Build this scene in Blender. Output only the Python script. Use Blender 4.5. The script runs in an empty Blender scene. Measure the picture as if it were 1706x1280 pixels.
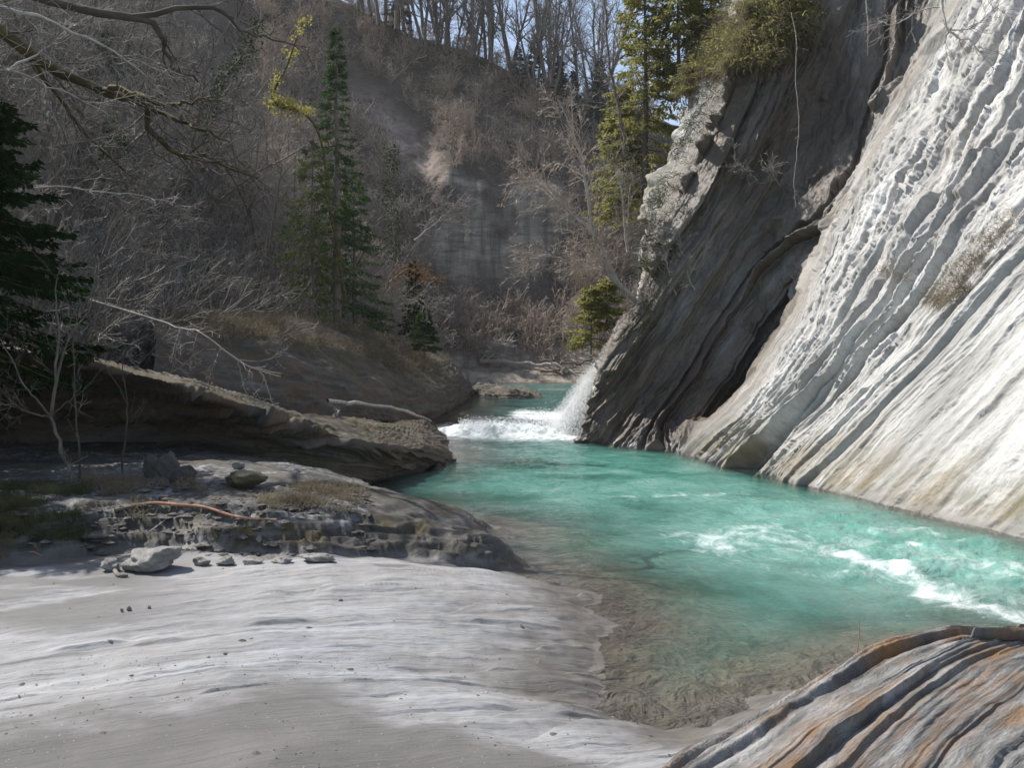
import bpy, math, random
import numpy as np
from mathutils import Vector

sc = bpy.context.scene
COL = sc.collection
F = 1477.0            # focal length in photo pixels
CX, HY, H = 853.0, 590.0, 2.4   # photo centre column, horizon row, eye height above the water

def P(px, py, D):
    return np.array([(px - CX) / F * D, D, H + (HY - py) / F * D])
def W(px, py, z=0.0):
    D = F * (H - z) / (py - HY)
    return np.array([(px - CX) / F * D, D, z])

# ------------------------------------------------------------------ noise
_rs = np.random.RandomState(7)
_perm = np.tile(_rs.permutation(256), 3)
_g = _rs.normal(size=(256, 3)); _g /= np.linalg.norm(_g, axis=1)[:, None]
def perlin(x, y, z=0.0):
    x, y, z = np.broadcast_arrays(np.asarray(x, float), np.asarray(y, float), np.asarray(z, float))
    xi, yi, zi = np.floor(x).astype(int), np.floor(y).astype(int), np.floor(z).astype(int)
    xf, yf, zf = x - xi, y - yi, z - zi
    fd = lambda t: t * t * t * (t * (t * 6 - 15) + 10)
    u, v, w = fd(xf), fd(yf), fd(zf)
    xi &= 255; yi &= 255; zi &= 255
    def gr(a, b, c):
        h = _perm[_perm[_perm[(xi + a) & 255] + ((yi + b) & 255)] + ((zi + c) & 255)]
        g = _g[h]
        return g[..., 0] * (xf - a) + g[..., 1] * (yf - b) + g[..., 2] * (zf - c)
    L = lambda a, b, t: a + t * (b - a)
    return 1.5 * L(L(L(gr(0,0,0), gr(1,0,0), u), L(gr(0,1,0), gr(1,1,0), u), v),
             L(L(gr(0,0,1), gr(1,0,1), u), L(gr(0,1,1), gr(1,1,1), u), v), w)
def fbm(x, y, z=0.0, o=4, g=0.5):
    a, s, f = 1.0, 0.0, 1.0
    for i in range(o):
        s = s + a * perlin(x * f + 17.3 * i, y * f + 9.1 * i, z * f + 3.7 * i)
        a *= g; f *= 2.03
    return s
def sstep(a, b, x):
    t = np.clip((x - a) / (b - a), 0, 1)
    return t * t * (3 - 2 * t)

# ------------------------------------------------------------------ mesh helpers
def mesh(name, v, faces_list, mats, attrs=None, uv=None, smooth=True, mat_idx=None):
    """faces_list: list of int arrays (n,k)"""
    me = bpy.data.meshes.new(name)
    v = np.asarray(v, np.float32).reshape(-1, 3)
    me.vertices.add(len(v)); me.vertices.foreach_set('co', v.ravel())
    fl = [np.asarray(f, np.int32) for f in faces_list if len(f)]
    nl = sum(f.size for f in fl); npoly = sum(len(f) for f in fl)
    me.loops.add(nl); me.polygons.add(npoly)
    loops = np.concatenate([f.ravel() for f in fl])
    tot = np.concatenate([np.full(len(f), f.shape[1], np.int32) for f in fl])
    st = np.concatenate([[0], np.cumsum(tot)[:-1]]).astype(np.int32)
    me.loops.foreach_set('vertex_index', loops)
    me.polygons.foreach_set('loop_start', st)
    me.polygons.foreach_set('loop_total', tot)
    me.polygons.foreach_set('use_smooth', np.full(npoly, smooth, bool))
    if mat_idx is not None:
        me.polygons.foreach_set('material_index', np.asarray(mat_idx, np.int32))
    if uv is not None:
        l = me.uv_layers.new(name='UVMap')
        l.data.foreach_set('uv', np.asarray(uv, np.float32)[loops].ravel())
    for k, a in (attrs or {}).items():
        at = me.attributes.new(k, 'FLOAT', 'POINT')
        at.data.foreach_set('value', np.asarray(a, np.float32).ravel())
    me.update(calc_edges=True); me.validate()
    for m in (mats if isinstance(mats, (list, tuple)) else [mats]):
        me.materials.append(m)
    return me
def obj(name, me, parent=None, loc=None):
    o = bpy.data.objects.new(name, me); COL.objects.link(o)
    if parent is not None: o.parent = parent
    if loc is not None: o.location = [float(c) for c in loc]
    return o
def tag(o, label=None, cat=None, group=None, kind=None):
    if label: o['label'] = label
    if cat: o['category'] = cat
    if group: o['group'] = group
    if kind: o['kind'] = kind
    return o
def empty(name, loc=(0, 0, 0), rz=0.0, sc_=1.0):
    o = bpy.data.objects.new(name, None); COL.objects.link(o)
    o.empty_display_size = 0.2
    o.location = [float(c) for c in loc]; o.rotation_euler = (0, 0, rz); o.scale = (sc_,) * 3
    return o
def copy_tree(o, parent=None):
    c = o.copy(); COL.objects.link(c)
    if parent is not None: c.parent = parent
    for ch in list(o.children): copy_tree(ch, c)
    return c
def gridfaces(nu, nv):
    i = np.arange(nu - 1)[:, None] * nv + np.arange(nv - 1)[None, :]
    i = i.ravel()
    return np.stack([i, i + nv, i + nv + 1, i + 1], 1)

def guide(cols, nus, nvs, smooth_u=2, smooth_v=6):
    """surface through guide curves: cols list of (m,3) world points; nus / nvs counts per segment"""
    C = np.array(cols, float)                         # (k,m,3)
    def lin(A, ns):
        out = []
        for k, n in enumerate(ns):
            t = np.arange(n) / n
            out.append(A[k] * (1 - t)[:, None, None] + A[k + 1] * t[:, None, None])
        out.append(A[-1:])
        return np.concatenate(out, 0)
    G = lin(C, nus)                                   # (nu,m,3)
    G = lin(G.transpose(1, 0, 2), nvs).transpose(1, 0, 2)
    def sm(A, n):
        for _ in range(n):
            B = A.copy()
            B[1:-1] = 0.25 * A[:-2] + 0.5 * A[1:-1] + 0.25 * A[2:]
            A = B
        return A
    G = sm(G, smooth_u)
    G = sm(G.transpose(1, 0, 2), smooth_v).transpose(1, 0, 2)
    return G
def gnormals(G, ref):
    du = np.gradient(G, axis=0); dv = np.gradient(G, axis=1)
    n = np.cross(du, dv); n /= np.linalg.norm(n, axis=2)[..., None] + 1e-9
    mid = tuple(s // 2 for s in G.shape[:2])
    if np.dot(n[mid], np.asarray(ref) - G[mid]) < 0: n = -n
    return n
def st_coords(G):
    s = np.concatenate([np.zeros((1, G.shape[1])), np.cumsum(np.linalg.norm(np.diff(G, axis=0), axis=2), 0)])
    t = np.concatenate([np.zeros((G.shape[0], 1)), np.cumsum(np.linalg.norm(np.diff(G, axis=1), axis=2), 1)], 1)
    s = np.repeat(s.mean(1)[:, None], G.shape[1], 1)
    return s, t
def beds(q, t, rng, wmin, wmax, h, q0, q1, wander=0.0, seed=0.0, up=True, dw=.06, sparse=0.0):
    """irregular saw-tooth layers across q: rises slowly, drops at each break"""
    b = [q0]
    while b[-1] < q1: b.append(b[-1] + rng.uniform(wmin, wmax) * rng.choice([.5, 1, 1, 1.6]))
    b = np.array(b); hh = np.array([rng.uniform(.3, 1.0) for _ in b]) * h
    qq = np.clip(q, q0 + 1e-3, b[-1] - 1e-3)
    i = np.clip(np.searchsorted(b, qq) - 1, 0, len(b) - 2)
    f = (qq - b[i]) / (b[i + 1] - b[i])
    mod = np.clip(0.55 + 0.9 * perlin(t * wander, i * 3.17 + seed, seed), 0, 1.3)
    uu = t * wander * 1.6 + i * .37 + .5 * perlin(t * wander * .7, i * 1.9, seed); ce = np.floor(uu); fr = uu - ce
    hs = lambda c: np.mod(np.sin(i * 12.9898 + c * 78.233 + seed) * 43758.5453, 1.0)
    kk = sstep(.90 if sparse == 0 else .55, 1.0, fr)
    hv = lambda c: np.clip(hs(c) - sparse, 0, 1) / (1 - sparse)
    mod = (.45 * mod if sparse == 0 else 0) + .75 * (hv(ce) * (1 - kk) + hv(ce + 1) * kk)
    g = f if up else 1 - f
    dl = np.clip(dw / (b[i + 1] - b[i]), .12, .45)
    w = np.where(g < 1 - dl, g / (1 - dl), sstep(0, 1, (1 - g) / dl))
    mod = mod * np.where((i * 7 + 3) % 5 == 0, .3, 1)
    return hh[i] * mod * w ** 0.8

# ------------------------------------------------------------------ materials
class M:
    def __init__(s, name):
        s.m = bpy.data.materials.new(name); s.m.use_nodes = True
        s.nt = s.m.node_tree; s.nt.nodes.clear()
        s.out = s.nt.nodes.new('ShaderNodeOutputMaterial')
    def n(s, t, **kw):
        nd = s.nt.nodes.new(t)
        for k, v in kw.items(): setattr(nd, k, v)
        return nd
    def set(s, inp, v):
        if isinstance(v, bpy.types.NodeSocket): s.nt.links.new(v, inp)
        elif v is not None:
            if isinstance(v, tuple) and len(v) == 3 and inp.type == 'RGBA': v = v + (1.0,)
            inp.default_value = v
    def coord(s, kind='Object'): return s.n('ShaderNodeTexCoord').outputs[kind]
    def mapping(s, vec, scale=(1, 1, 1), rot=(0, 0, 0)):
        nd = s.n('ShaderNodeMapping'); s.set(nd.inputs['Vector'], vec)
        nd.inputs['Scale'].default_value = scale; nd.inputs['Rotation'].default_value = rot
        return nd.outputs[0]
    def noise(s, vec, scale=1.0, detail=4.0, rough=0.55, dist=0.0):
        nd = s.n('ShaderNodeTexNoise'); s.set(nd.inputs['Vector'], vec)
        nd.inputs['Scale'].default_value = scale; nd.inputs['Detail'].default_value = detail
        nd.inputs['Roughness'].default_value = rough; nd.inputs['Distortion'].default_value = dist
        return nd.outputs[0]
    def vor(s, vec, scale, feature='F1', out='Distance'):
        nd = s.n('ShaderNodeTexVoronoi', feature=feature); s.set(nd.inputs['Vector'], vec)
        nd.inputs['Scale'].default_value = scale
        return nd.outputs[out]
    def ramp(s, fac, stops):
        nd = s.n('ShaderNodeValToRGB'); s.set(nd.inputs[0], fac)
        e = nd.color_ramp.elements
        while len(e) < len(stops): e.new(0.5)
        for el, (p, c) in zip(e, stops):
            el.position = p; el.color = (c, c, c, 1) if not isinstance(c, tuple) else c + (1,)
        return nd.outputs[0]
    def mix(s, fac, a, b, blend='MIX'):
        nd = s.n('ShaderNodeMix', data_type='RGBA', blend_type=blend)
        s.set(nd.inputs[0], fac); s.set(nd.inputs[6], a); s.set(nd.inputs[7], b)
        return nd.outputs[2]
    def math(s, op, a, b=None, clamp=False):
        nd = s.n('ShaderNodeMath', operation=op, use_clamp=clamp)
        s.set(nd.inputs[0], a)
        if b is not None: s.set(nd.inputs[1], b)
        return nd.outputs[0]
    def attr(s, name): return s.n('ShaderNodeAttribute', attribute_name=name).outputs['Fac']
    def bump(s, h, strength=0.5, dist=0.05, normal=None):
        nd = s.n('ShaderNodeBump'); s.set(nd.inputs['Height'], h)
        nd.inputs['Strength'].default_value = strength; nd.inputs['Distance'].default_value = dist
        if normal is not None: s.set(nd.inputs['Normal'], normal)
        return nd.outputs[0]
    def pbr(s, col, rough=0.8, normal=None, spec=0.3):
        nd = s.n('ShaderNodeBsdfPrincipled'); s.set(nd.inputs['Base Color'], col)
        s.set(nd.inputs['Roughness'], rough); nd.inputs['Specular IOR Level'].default_value = spec
        if normal is not None: s.set(nd.inputs['Normal'], normal)
        return nd.outputs[0]
    def mixs(s, fac, a, b):
        nd = s.n('ShaderNodeMixShader'); s.set(nd.inputs[0], fac); s.set(nd.inputs[1], a); s.set(nd.inputs[2], b)
        return nd.outputs[0]
    def done(s, sh): s.set(s.out.inputs['Surface'], sh); return s.m

def rock_mat(name, dark, mid, light, stain=(.16, .09, .045), moss=(.07, .075, .025), stretch=0.12, scale=1.0, bump=.6, sscale=1.3):
    m = M(name)
    uv = m.coord('UV')
    vs = m.mapping(uv, (3.2 * scale, 3.2 * scale * stretch, 1))
    n1 = m.noise(vs, 1.0, 6, .62, .25)
    n2 = m.noise(m.mapping(uv, (1.0, .45, 1)), .7 * scale, 5, .6)
    n3 = m.noise(m.mapping(uv, (22 * scale, 22 * scale * .35, 1)), 1.0, 5, .7)
    c = m.ramp(n1, [(.30, dark), (.47, mid), (.66, light)])
    c = m.mix(m.ramp(n2, [(.35, .55), (.6, 0.0)]), c, dark)
    c = m.mix(m.ramp(n3, [(.38, .45), (.55, 0.0)]), c, tuple(x * .55 for x in mid))
    sn = m.math('MULTIPLY', m.attr('stain'), m.ramp(m.noise(m.mapping(uv, (1.6, .35, 1)), sscale, 5, .65, .4), [(.40, 0.0), (.58, 1.0)]))
    c = m.mix(sn, c, m.mix(n3, tuple(x * .5 for x in stain), tuple(min(1, x * 1.5) for x in stain)))
    mn = m.math('MULTIPLY', m.attr('moss'), m.ramp(m.noise(uv, 2.6, 6, .7), [(.42, 0.0), (.55, 1.0)]))
    c = m.mix(mn, c, m.mix(n3, tuple(x * .4 for x in moss), tuple(x * 1.5 for x in moss)))
    hgt = m.math('ADD', m.math('MULTIPLY', n1, .6), m.math('MULTIPLY', n3, .35))
    nm = m.bump(hgt, bump, .08)
    c = m.mix(m.attr('shade_crust'), c, m.mix(1.0, c, m.mix(m.ramp(m.noise(m.mapping(uv, (1.1, .22, 1)), 1.0, 5, .65, .3), [(.40, .0), (.62, 1.0)]), (.15, .125, .10), (.34, .22, .135)), 'MULTIPLY'))  # shade of the dark wall painted into its colour, with brown crust tones
    wet = m.attr('wet')
    c = m.mix(m.math('MULTIPLY', wet, .55), c, tuple(x * .35 for x in mid))
    rough = m.math('SUBTRACT', .85, m.math('MULTIPLY', wet, .45))
    return m.done(m.pbr(c, rough, nm, .3))

def twig_mat(name, a, b, scale=3.0):
    m = M(name)
    n = m.noise(m.coord(), scale, 3, .6)
    oi = m.n('ShaderNodeObjectInfo').outputs['Random']
    c = m.ramp(n, [(.3, a), (.7, b)])
    c = m.mix(m.math('MULTIPLY', oi, .35), c, tuple(x * .6 for x in a))
    return m.done(m.pbr(c, .85, None, .2))
def leaf_mat(name, a, b, trans=.3, scale=2.0):
    m = M(name)
    n = m.noise(m.coord(), scale, 4, .65)
    c = m.ramp(n, [(.32, a), (.68, b)])
    d = m.n('ShaderNodeBsdfDiffuse'); m.set(d.inputs[0], c)
    t = m.n('ShaderNodeBsdfTranslucent'); m.set(t.inputs[0], c)
    return m.done(m.mixs(trans, d.outputs[0], t.outputs[0]))

MAT = {}
MAT['cliff'] = rock_mat('pale_limestone', (.17, .165, .155), (.42, .412, .392), (.62, .615, .595), stain=(.19, .15, .10), moss=(.10, .10, .04))
MAT['bluff'] = rock_mat('brown_grey_rock', (.035, .033, .03), (.10, .095, .087), (.20, .188, .17), stain=(.14, .085, .05), moss=(.075, .07, .03), scale=1.2)
MAT['lichen_rock'] = rock_mat('grey_lichen_rock', (.075, .073, .07), (.19, .187, .18), (.43, .425, .415), stain=(.23, .12, .045), moss=(.16, .11, .03), stretch=.25, scale=2.6, bump=.8, sscale=5.0)
MAT['stone'] = rock_mat('loose_stone', (.14, .135, .125), (.27, .265, .25), (.40, .39, .37), scale=3, stretch=.6)
MAT['twig'] = twig_mat('grey_twigs', (.17, .15, .13), (.42, .385, .345))
MAT['twig_brown'] = twig_mat('brown_twigs', (.30, .24, .19), (.55, .465, .385))
MAT['twig_dark'] = twig_mat('dark_twigs', (.05, .042, .034), (.13, .11, .09))
MAT['bark'] = twig_mat('grey_bark', (.10, .085, .07), (.22, .195, .17), 5)
MAT['bark_pale'] = twig_mat('pale_bark', (.32, .29, .26), (.55, .52, .48), 6)
MAT['bark_moss'] = twig_mat('mossy_bark', (.035, .03, .02), (.15, .11, .03), 5)
MAT['wood_red'] = twig_mat('peeled_red_wood', (.30, .13, .075), (.50, .30, .20), 8)
MAT['spruce'] = leaf_mat('spruce_needles', (.025, .055, .018), (.10, .165, .055), .2, 3)
MAT['fir_light'] = leaf_mat('pale_conifer_needles', (.12, .13, .04), (.38, .36, .14), .5, 3)
MAT['fir_grey'] = leaf_mat('faded_spruce_needles', (.05, .07, .025), (.16, .18, .07), .35, 3)
MAT['yew'] = leaf_mat('dark_yew_needles', (.006, .018, .006), (.022, .05, .014), .15, 3)
MAT['far_conifer'] = leaf_mat('far_conifer_needles', (.03, .055, .05), (.07, .11, .09), .15, 2)
MAT['yellow'] = leaf_mat('yellow_leaves', (.28, .25, .06), (.52, .48, .17), .4, 5)
MAT['grass'] = leaf_mat('bank_grass', (.04, .05, .02), (.14, .14, .075), .3, 2)
MAT['drygrass'] = leaf_mat('dry_grass', (.11, .09, .06), (.30, .255, .18), .3, 2)
MAT['leaf_brown'] = leaf_mat('withered_leaves', (.12, .06, .025), (.30, .17, .08), .2, 2)
MAT['ivy'] = leaf_mat('ivy_leaves', (.015, .03, .01), (.05, .075, .02), .2, 3)

def ground_mat():
    m = M('hillside_ground')
    v = m.coord()
    n1 = m.noise(v, .35, 6, .65); n2 = m.noise(v, 2.2, 6, .7); n3 = m.noise(v, 9.0, 4, .7)
    c = m.ramp(n1, [(.3, (.085, .071, .056)), (.5, (.155, .130, .105)), (.7, (.25, .21, .17))])
    c = m.mix(m.ramp(n2, [(.4, .0), (.62, .8)]), c, (.16, .125, .10))
    c = m.mix(m.ramp(n3, [(.4, .7), (.6, 0.0)]), c, (.03, .025, .02))
    # bare rock where the hill is cut
    rv = m.mapping(v, (.5, .5, 2.6))
    r1 = m.noise(rv, .9, 7, .65, .3); r2 = m.noise(m.mapping(v, (1.5, .6, .10)), 1.0, 5, .6)
    rc = m.ramp(r1, [(.3, (.16, .137, .108)), (.5, (.37, .32, .255)), (.7, (.52, .465, .385))])
    rc = m.mix(m.ramp(r2, [(.35, .6), (.6, .0)]), rc, (.06, .055, .05))
    c = m.mix(m.attr('rock'), c, rc)
    sl = m.ramp(m.noise(m.mapping(v, (1, 1, 1)), 1.1, 6, .7), [(.3, (.14, .11, .095)), (.5, (.27, .215, .19)), (.7, (.37, .33, .31))])
    c = m.mix(m.attr('slide'), c, sl)
    b = m.ramp(m.noise(v, 3.0, 6, .7), [(.3, (.10, .085, .06)), (.55, (.20, .17, .125)), (.75, (.28, .25, .20))])
    c = m.mix(m.attr('bed'), c, b)
    h = m.math('ADD', m.math('ADD', n2, m.math('MULTIPLY', n3, .5)), r1)
    return m.done(m.pbr(c, .9, m.bump(h, .7, .25), .2))
MAT['ground'] = ground_mat()

def slab_mat():
    m = M('shore_slab')
    v = m.coord()
    rot = (0, 0, -math.radians(26.5))
    q = m.mapping(m.mapping(v, (1, 1, 1), rot), (.55, 5.5, 1))
    n1 = m.noise(q, 1.0, 7, .65, .3)
    n2 = m.noise(v, .8, 5, .6); n3 = m.noise(m.mapping(m.mapping(v, (1, 1, 1), rot), (8, 30, 10)), 1.0, 5, .7)
    c = m.ramp(n1, [(.27, (.13, .128, .126)), (.45, (.24, .243, .25)), (.62, (.34, .347, .362))])
    c = m.mix(m.ramp(n3, [(.38, .5), (.52, .0)]), c, (.15, .148, .145))
    n5 = m.noise(m.mapping(m.mapping(v, (1, 1, 1), rot), (1.6, 22, 6)), 1.0, 6, .7, .5)
    c = m.mix(m.ramp(n5, [(.34, .85), (.43, .0)]), c, (.13, .128, .125))
    c = m.mix(m.ramp(n2, [(.40, .0), (.62, .45)]), c, (.27, .255, .235))
    # dark weathered ledges
    lc = m.ramp(m.noise(m.mapping(v, (1.2, 1.2, 8)), 1.6, 6, .65), [(.3, (.028, .026, .022)), (.5, (.07, .064, .056)), (.68, (.16, .15, .13))])
    c = m.mix(m.attr('ledge'), c, lc)
    mo = m.math('MULTIPLY', m.attr('moss'), m.ramp(m.noise(v, 3.2, 6, .7), [(.45, .0), (.6, 1.0)]))
    c = m.mix(mo, c, m.ramp(n3, [(.3, (.03, .028, .01)), (.7, (.13, .10, .04))]))
    # grey sand with shell grit
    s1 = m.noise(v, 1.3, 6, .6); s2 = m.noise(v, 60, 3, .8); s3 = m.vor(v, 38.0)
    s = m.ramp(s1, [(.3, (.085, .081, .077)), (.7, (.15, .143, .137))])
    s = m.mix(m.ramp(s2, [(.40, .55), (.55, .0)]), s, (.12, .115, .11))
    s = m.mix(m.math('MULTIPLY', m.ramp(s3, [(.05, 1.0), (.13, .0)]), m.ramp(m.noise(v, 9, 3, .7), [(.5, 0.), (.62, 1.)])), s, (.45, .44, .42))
    c = m.mix(m.attr('sand'), c, s)  # sand, and the dark left patch painted in place of tree shade
    g1 = m.vor(m.mapping(v, (1, 1, 1)), 16.0, 'F1', 'Color')
    gr = m.ramp(m.n('ShaderNodeSeparateColor').outputs[0], [(0, .1), (1, .4)])
    sep = m.n('ShaderNodeSeparateColor'); m.set(sep.inputs[0], g1)
    gr = m.ramp(sep.outputs[0], [(.1, (.05, .048, .045)), (.6, (.12, .118, .115)), (.95, (.24, .238, .235))])
    c = m.mix(m.math('MULTIPLY', m.attr('gravel'), m.ramp(m.noise(v, 2.2, 4, .6), [(.4, 0.), (.55, 1.)])), c, gr)
    wet = m.attr('wet')
    c = m.mix(wet, c, m.mix(1.0, c, (.52, .48, .43), 'MULTIPLY'))
    c = m.mix(m.math('MULTIPLY', m.attr('bed'), m.ramp(m.noise(v, 1.8, 5, .65), [(.3, .45), (.6, 1.0)])), c, m.ramp(s2, [(.35, (.19, .165, .13)), (.65, (.31, .275, .225))]))
    h = m.math('ADD', m.math('ADD', m.math('MULTIPLY', n1, .5), m.math('MULTIPLY', n5, .7)), m.math('ADD', m.math('MULTIPLY', n3, .3), m.math('MULTIPLY', s2, .12)))
    return m.done(m.pbr(c, m.math('SUBTRACT', .82, m.math('MULTIPLY', wet, .4)), m.bump(h, .6, .035), .3))
MAT['slab'] = slab_mat()

def water_mat():
    m = M('glacial_river_water')
    v = m.coord()
    fl = m.mapping(v, (1, 1, 1), (0, 0, math.radians(20)))
    n1 = m.noise(m.mapping(fl, (.55, .5, 1)), 1.0, 4, .55, .6)
    n2 = m.noise(m.mapping(fl, (2.2, 1.2, 1)), 1.0, 5, .6, .8)
    c = m.ramp(n1, [(.32, (.022, .115, .085)), (.5, (.075, .245, .195)), (.68, (.20, .385, .33))])
    c = m.mix(m.ramp(n2, [(.5, .0), (.75, .5)]), c, (.12, .28, .23))
    c = m.mix(m.math('MULTIPLY', m.attr('milky'), m.ramp(n2, [(.3, .35), (.7, 1.0)])), c, (.22, .43, .37))
    c = m.mix(m.attr('far'), c, (.055, .13, .125))
    d = m.n('ShaderNodeBsdfDiffuse'); m.set(d.inputs[0], c)
    t = m.n('ShaderNodeBsdfTransparent'); m.set(t.inputs[0], (.92, .92, .88))
    w1 = m.noise(m.mapping(fl, (3.2, 2.4, 3)), 1.0, 6, .62, .9)
    w2 = m.noise(m.mapping(fl, (14, 11, 10)), 1.0, 3, .6, .5)
    hgt = m.math('ADD', w1, m.math('MULTIPLY', w2, .18))
    nm = m.bump(hgt, .65, .10)
    m.set(d.inputs['Normal'], nm)
    body = m.mixs(m.attr('turb'), t.outputs[0], d.outputs[0])
    fn = m.noise(m.mapping(fl, (2.4, 1.5, 2)), 1.0, 7, .72, 1.4)
    ff = m.math('ADD', m.math('MULTIPLY', m.math('SUBTRACT', fn, .5), 2.2), m.math('SUBTRACT', m.math('MULTIPLY', m.attr('foam'), 1.6), .58))
    ff = m.ramp(ff, [(.0, .0), (.35, .25), (1.0, 1.0)])
    fd = m.n('ShaderNodeBsdfDiffuse'); m.set(fd.inputs[0], (.80, .84, .84)); m.set(fd.inputs['Normal'], nm)
    g = m.n('ShaderNodeBsdfGlossy'); g.inputs['Roughness'].default_value = .08; m.set(g.inputs['Normal'], nm)
    fr = m.n('ShaderNodeFresnel'); fr.inputs[0].default_value = 1.33; m.set(fr.inputs['Normal'], nm)
    sh = m.mixs(fr.outputs[0], body, g.outputs[0])
    sh = m.mixs(ff, sh, fd.outputs[0])
    return m.done(sh)
MAT['water'] = water_mat()
def spray_mat():
    m = M('white_spray')
    d = m.n('ShaderNodeBsdfDiffuse'); m.set(d.inputs[0], (.95, .96, .965))
    t = m.n('ShaderNodeBsdfTranslucent'); m.set(t.inputs[0], (.95, .96, .965))
    return m.done(m.mixs(.12, m.mixs(.68, d.outputs[0], t.outputs[0]), m.n('ShaderNodeBsdfTransparent').outputs[0]))
MAT['spray'] = spray_mat()

# ------------------------------------------------------------------ plan layout
def polydist(x, y, pts):
    """signed distance to an open polyline (positive on its left side)"""
    pts = np.asarray(pts, float)
    best = np.full(x.shape, 1e9); sg = np.ones(x.shape)
    for a, b in zip(pts[:-1], pts[1:]):
        dx, dy = b - a; L2 = dx * dx + dy * dy
        t = np.clip(((x - a[0]) * dx + (y - a[1]) * dy) / L2, 0, 1)
        ex, ey = x - (a[0] + t * dx), y - (a[1] + t * dy)
        d = np.hypot(ex, ey); cr = dx * ey - dy * ex
        up = d < best - 1e-6
        best = np.where(up, d, best); sg = np.where(up, np.where(cr >= 0, 1., -1.), sg)
    return best * sg
SHORE = [(14, -4), (9, 3), (6, 6), (4.2, 6.9), (3.2, 6.8), (2.2, 6.3), (1.4, 5.9), (.95, 5.6), (.62, 6.0), (.62, 7.0), (.85, 7.9), (.62, 8.95),
         (-.16, 10.2), (-.9, 10.7), (-.35, 11.6), (-.25, 12.1), (-.8, 12.7), (-2.0, 13.8), (-3.1, 15.4), (-3.2, 16.6), (-2.4, 18.4), (-1.7, 20.6),
         (-2.1, 24), (-2.5, 28), (-2.3, 36), (-2.1, 44), (-2.6, 54), (-4, 64), (-4, 69), (4, 70.5), (12, 69), (14, 60), (9, 50), (6, 40), (5, 30)]
FOOT = [(-60, 7), (-20, 10.5), (-9.2, 13.8), (-7.6, 17.5), (-7.3, 21), (-7.6, 26), (-7.2, 36), (-6.8, 50), (-7, 62), (-6, 72), (2, 75), (10, 73), (13.5, 62), (9.5, 50), (7.5, 38), (9, 32), (16, 30), (60, 40)]
TOE = [(14, 62), (9, 50), (6, 40), (3.2, 30), (1.82, 24), (2.9, 22.4), (4.03, 21.5), (4.4, 18.7), (5.0, 16.9), (5.68, 14.8), (6.17, 12.2), (6.6, 11.4), (7.0, 9.0), (9, 5.5), (14, 1)]

def pxof(x, y): return CX + F * x / np.maximum(y, .5)
def hill(x, y):
    e = polydist(x, y, FOOT)
    wb = sstep(52, 66, y)
    e2 = np.maximum(e, 0)
    left = 1.12 * e2
    ramp = .75 * np.minimum(e2, 9) + 4.2 * np.clip(e2 - 9, 0, 2.3) + 1.02 * np.maximum(e2 - 11.3, 0)
    noc = 1.15 * e2
    cl = sstep(-9, -6, x) * (1 - sstep(4, 8, x))
    back = ramp * cl + noc * (1 - cl)
    h = left * (1 - wb) + back * wb
    h = h + 1.3 * fbm(x * .11, y * .11, 3.1, 4) * sstep(0, 6, e2) + .35 * fbm(x * .5, y * .5, 1.1, 4) * sstep(0, 3, e2)
    cap = (36 - .50 * (x + 3.6)) * wb + 27 * (1 - wb)
    cap = np.clip(cap, 12, 60)
    cap = cap + 1.2 * fbm(x * .12, y * .02, 8.2, 3)
    k = 2.0
    mm = np.clip(.5 + .5 * (cap - h) / k, 0, 1)
    h = cap * (1 - mm) + h * mm - k * mm * (1 - mm)
    return h, e, wb, cl
def base_land(x, y):
    d = polydist(x, y, SHORE)
    d = d + (.22 * fbm(x * .9, y * 1.3, 6.6, 4) + .07 * np.mod(y * 1.9 - x * .9 + 1.2 * perlin(x, y, 2), 1.0)) * (1 - sstep(14, 20, y))
    land = .58 * (1 - np.exp(-np.maximum(d, 0) / 1.7)) + .004 * np.clip(d, 0, 8)
    land = np.minimum(land, .46)
    far = sstep(30, 60, y)
    land = land * (1 - far) + far * 1.7 * (1 - np.exp(-np.maximum(d, 0) / 2.5))
    dd = np.maximum(-d, 0)
    bed = -np.minimum(.055 * dd + .055 * dd ** 2, 1.7)
    return np.where(d > 0, land, bed), d

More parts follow.
